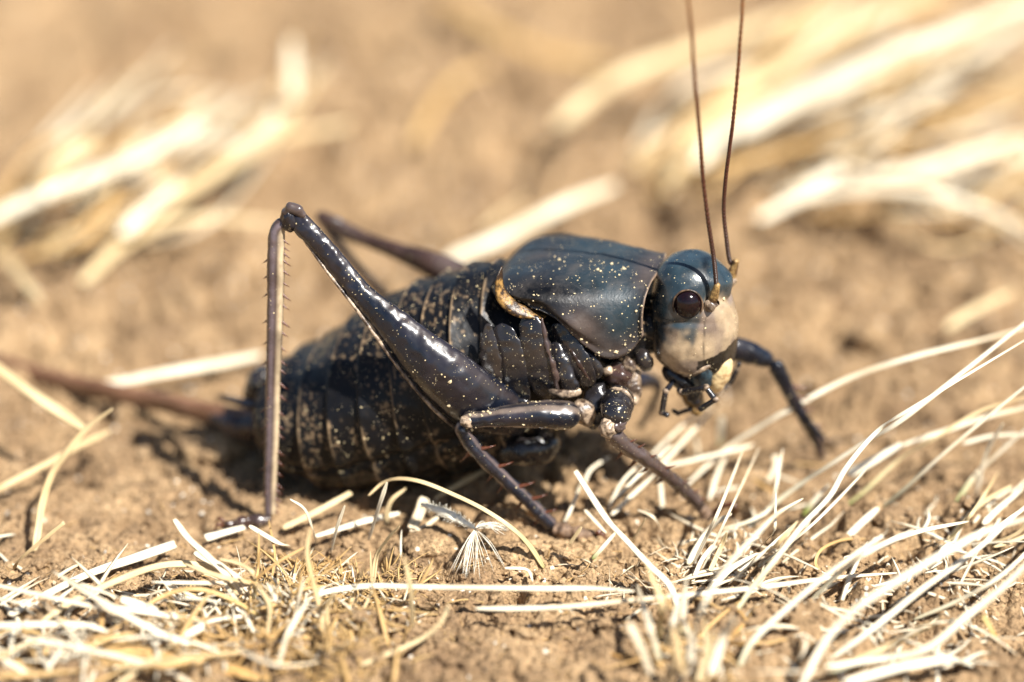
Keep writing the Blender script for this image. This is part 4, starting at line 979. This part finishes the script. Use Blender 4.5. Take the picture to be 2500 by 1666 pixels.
clump(38, (-60, 420), (420, 660), (220, 560), (14, 52), (10, 22), (.3, 1.0), 'thin blurred straw overlapping others in the left background clump', 'thin straws of the left background clump', MM, .14, -.12)
# near tufts
clump(7, (1690, 1850), (1290, 1440), (140, 420), (28, 70), (6, 13), (.2, 1.0), 'pale blade of the tuft rooted right of the front claw', 'pale blades of the tuft right of the front claw', ['straw_pale', 'straw_pale', 'straw'], .10)
clump(4, (1960, 2330), (1480, 1680), (220, 560), (24, 52), (7, 15), (.3, 1.1), 'pale blurred blade of the nearest tuft at the bottom right', 'pale blades of the nearest tuft at bottom right', ['straw_pale', 'straw_pale', 'straw'], .10)
clump(6, (2280, 2460), (1180, 1360), (120, 320), (30, 60), (7, 14), (.2, .7), 'small pale blade of the ragged tuft near the right edge', 'small blades of the ragged tuft near right edge', ['straw_pale', 'straw'], .12)
clump(9, (520, 820), (1420, 1640), (180, 520), (150, 190), (8, 18), (.15, .6), 'pale blade fanning left from the dead tuft at lower left', 'pale blades fanning left at lower left', MM, .12)
clump(13, (560, 900), (1400, 1640), (70, 190), (60, 130), (6, 13), (.2, .7), 'short upright blade of the dead tuft at lower left', 'short upright blades of the dead tuft', ['straw_gold', 'straw', 'straw_pale'], .15)
clump(7, (1600, 1800), (1540, 1680), (90, 200), (60, 110), (10, 20), (.3, .8), 'short blurred blade of the small tuft at the bottom, right of centre', 'short blurred blades at bottom right of centre', ['straw', 'straw_pale'], .12)

# fine litter: countless chopped fibres in the near mat of dead grass
def litter(cnt, areas, mat, wr, lr, name, up=.5):
    out = []; tints = []
    for k in range(cnt):
        ax, ay, rx, ry = areas[rng.integers(len(areas))]
        x = ax + rng.normal() * rx; y = ay + rng.normal() * ry
        p = G(x, y, .01); az = rng.random() * 6.28; el = abs(rng.normal(0, up)); L = rng.uniform(*lr)
        d = np.array([math.cos(az) * math.cos(el), math.sin(az) * math.cos(el), math.sin(el)])
        bend = rng.normal(0, .35, 3); bend[2] = -abs(bend[2])
        p[2] = float(ground_h(p[0], p[1])) + .01
        t = np.linspace(0, 1, 6)[:, None]; C = p + d * L * t + bend * L * t * t * .6
        gz = ground_h(C[:, 0], C[:, 1]) + .008; C[:, 2] = np.maximum(C[:, 2], gz)
        r = rng.uniform(*wr); Tn, A, Bn = frames(C, np.array([.1, -.3, .95]))
        wv = r * np.array([.8, 1, 1, .9, .6, .15])[:, None]
        R = np.stack([C + Bn * wv, C + A * wv * .5, C - Bn * wv, C - A * wv * .3], 1)
        V, F, uv = loft(R); uv[:, 1] += k * .37; out.append((V, F, uv)); tints.append(np.full((len(V), 3), [0.0, (k * .77) % 4, (k * .31) % 4]))
    V, F, uv = join(out)
    o = new_obj(name, V, F, M[mat], None, (0, 0, 0), True, uv, {'tint': np.concatenate(tints)}); tag(o, kind='stuff')
litter(1700, [(800, 1480, 100, 40), (650, 1500, 110, 55), (830, 1420, 80, 25), (500, 1610, 170, 45), (800, 1600, 90, 50)], 'straw_gold', (.004, .015), (.06, .34), 'grass_litter', .6)
litter(420, [(800, 1470, 110, 45), (620, 1520, 140, 60), (300, 1600, 220, 50)], 'straw_pale', (.005, .020), (.08, .45), 'grass_litter', .6)
litter(330, [(1770, 1370, 70, 40), (1600, 1430, 90, 30), (1720, 1610, 60, 50), (2350, 1400, 120, 50), (2100, 1540, 250, 80)], 'straw_pale', (.004, .017), (.06, .30), 'grass_litter', .45)
litter(420, [(1250, 1390, 300, 40), (1200, 1550, 350, 60), (400, 1400, 300, 80), (2100, 1200, 250, 80)], 'straw_gold', (.002, .007), (.04, .16), 'grass_litter', .3)
litter(170, [(250, 1560, 200, 60), (120, 1500, 120, 60), (420, 1500, 100, 50), (1800, 1400, 90, 60), (2250, 1350, 160, 80), (2150, 1580, 160, 50)], 'straw_pale', (.014, .03), (.35, .95), 'grass_litter', .35)
litter(120, [(250, 1600, 220, 50), (700, 1560, 160, 60), (1700, 1590, 60, 50)], 'straw_gold', (.014, .03), (.35, .8), 'grass_litter', .45)

# ------------------------------------------------------------------ feathery seed
sd = bpy.data.objects.new('feathery_seed', None); sc.collection.objects.link(sd)
s0 = G(1160, 1291, .3); sd.location = s0 * S; sd.empty_display_size = .005
tag(sd, 'furry white seed with a fan of silky hairs below the abdomen', 'seed')
K = [G(1026, 1230, .42), G(1068, 1245, .40), G(1117, 1268, .36), s0]
C = cr(K, 40); R = tube(K, [.012, .042, .042, .012], RGT, 14, 50, 1, .02, 8)
V, F, uv = loft(R); new_obj('seed_body', V, F, M['hair'], sd, s0, True, uv)
fz = []
for k in range(200):
    i, j = rng.integers(2, 48), rng.integers(0, 14); p = R[i, j]; d_ = p - R[i].mean(0); d_ = d_ / (np.linalg.norm(d_) + 1e-9) + (C[-1] - C[0]) * -.9 + rng.normal(0, .3, 3)
    e = p + d_ / np.linalg.norm(d_) * rng.uniform(.02, .05); fz.append(loft(tube([p, (p + e) / 2, e], [.002, .0015, .001], RGT + .3, 3, 4, ends=False)))
V, F, uv = join(fz); tag(new_obj('seed_fuzz', V, F, M['hair'], sd, s0, True, uv), kind='stuff')
for k in range(46):
    tx, ty = random.choice([(1115, 1398), (1140, 1405), (1160, 1410), (1190, 1395), (1220, 1380), (1225, 1300), (1240, 1298), (1205, 1288)])
    e = G(tx + random.uniform(-16, 16), ty + random.uniform(-10, 8), random.uniform(.05, .3)); m_ = (s0 + e) / 2 + rng.normal(0, .012, 3) + [0, 0, .05]
    V, F, uv = loft(tube([s0, m_, e], [.0035, .003, .0015], RGT, 4, 12))
    new_obj('silky_hair', V, F, M['hair'], sd, s0, True, uv)

# ------------------------------------------------------------------ clods and pebbles
def stone(px, py, rx, ry, rz, label, mat='soil', cat='clod', name='soil_clod', seed=0, jag=.5):
    c = G(px, py, 0); c[2] = float(ground_s(c[0], c[1])) + rz * .35
    R = ball(np.zeros(3), [np.array([rx, 0, 0]), np.array([0, ry, 0]), np.array([0, 0, rz])], 64, 90)
    R = R * (1 + jag * (noise3(R, 4 / max(rx, .05) * .35, seed) - .5)[..., None] + .30 * (noise3(R, 9, seed + 1) - .5)[..., None] + .22 * (noise3(R, 20, seed + 1) - .5)[..., None] + .12 * (noise3(R, 42, seed + 2) - .5)[..., None])
    V, F, uv = loft(R + c)
    o = new_obj(name, V, F, mat if not isinstance(mat, str) else M[mat], None, c, True, uv); o.location = c * S
    tag(o, label, cat)
mp = NT('quartz').bsdf((.80, .76, .68), .45, spec=.4)
stone(2192, 1275, .26, .20, .10, 'round flat tan clod beside the grey green blades at right', seed=3)
stone(2050, 1650, .05, .05, .05, 'tiny white pebble near the bottom right straw', mp, 'pebble', 'pebble', 4, .3)
stone(2422, 1622, .06, .06, .05, 'tiny white pebble in the bottom right corner area', mp, 'pebble', 'pebble', 5, .3)
stone(862, 1528, .19, .15, .14, 'pale orange crumbly clod in the litter at lower left', seed=7)
stone(1060, 1338, .30, .2, .13, 'cracked tan clod behind the feathery seed', seed=8)
stone(1250, 1360, .22, .15, .11, 'small tan clod right of the feathery seed', seed=9)
stone(600, 655, .30, .3, .24, 'dark shadowed blurred clod left of the hind knee', seed=10)
stone(2120, 820, .22, .2, .16, 'pale blurred clod right of the face', seed=11)
stone(520, 1100, .32, .3, .2, 'blocky tan clod below the ovipositor', seed=12)
stone(330, 1015, .22, .2, .16, 'pale lump of soil under the ovipositor', seed=13)
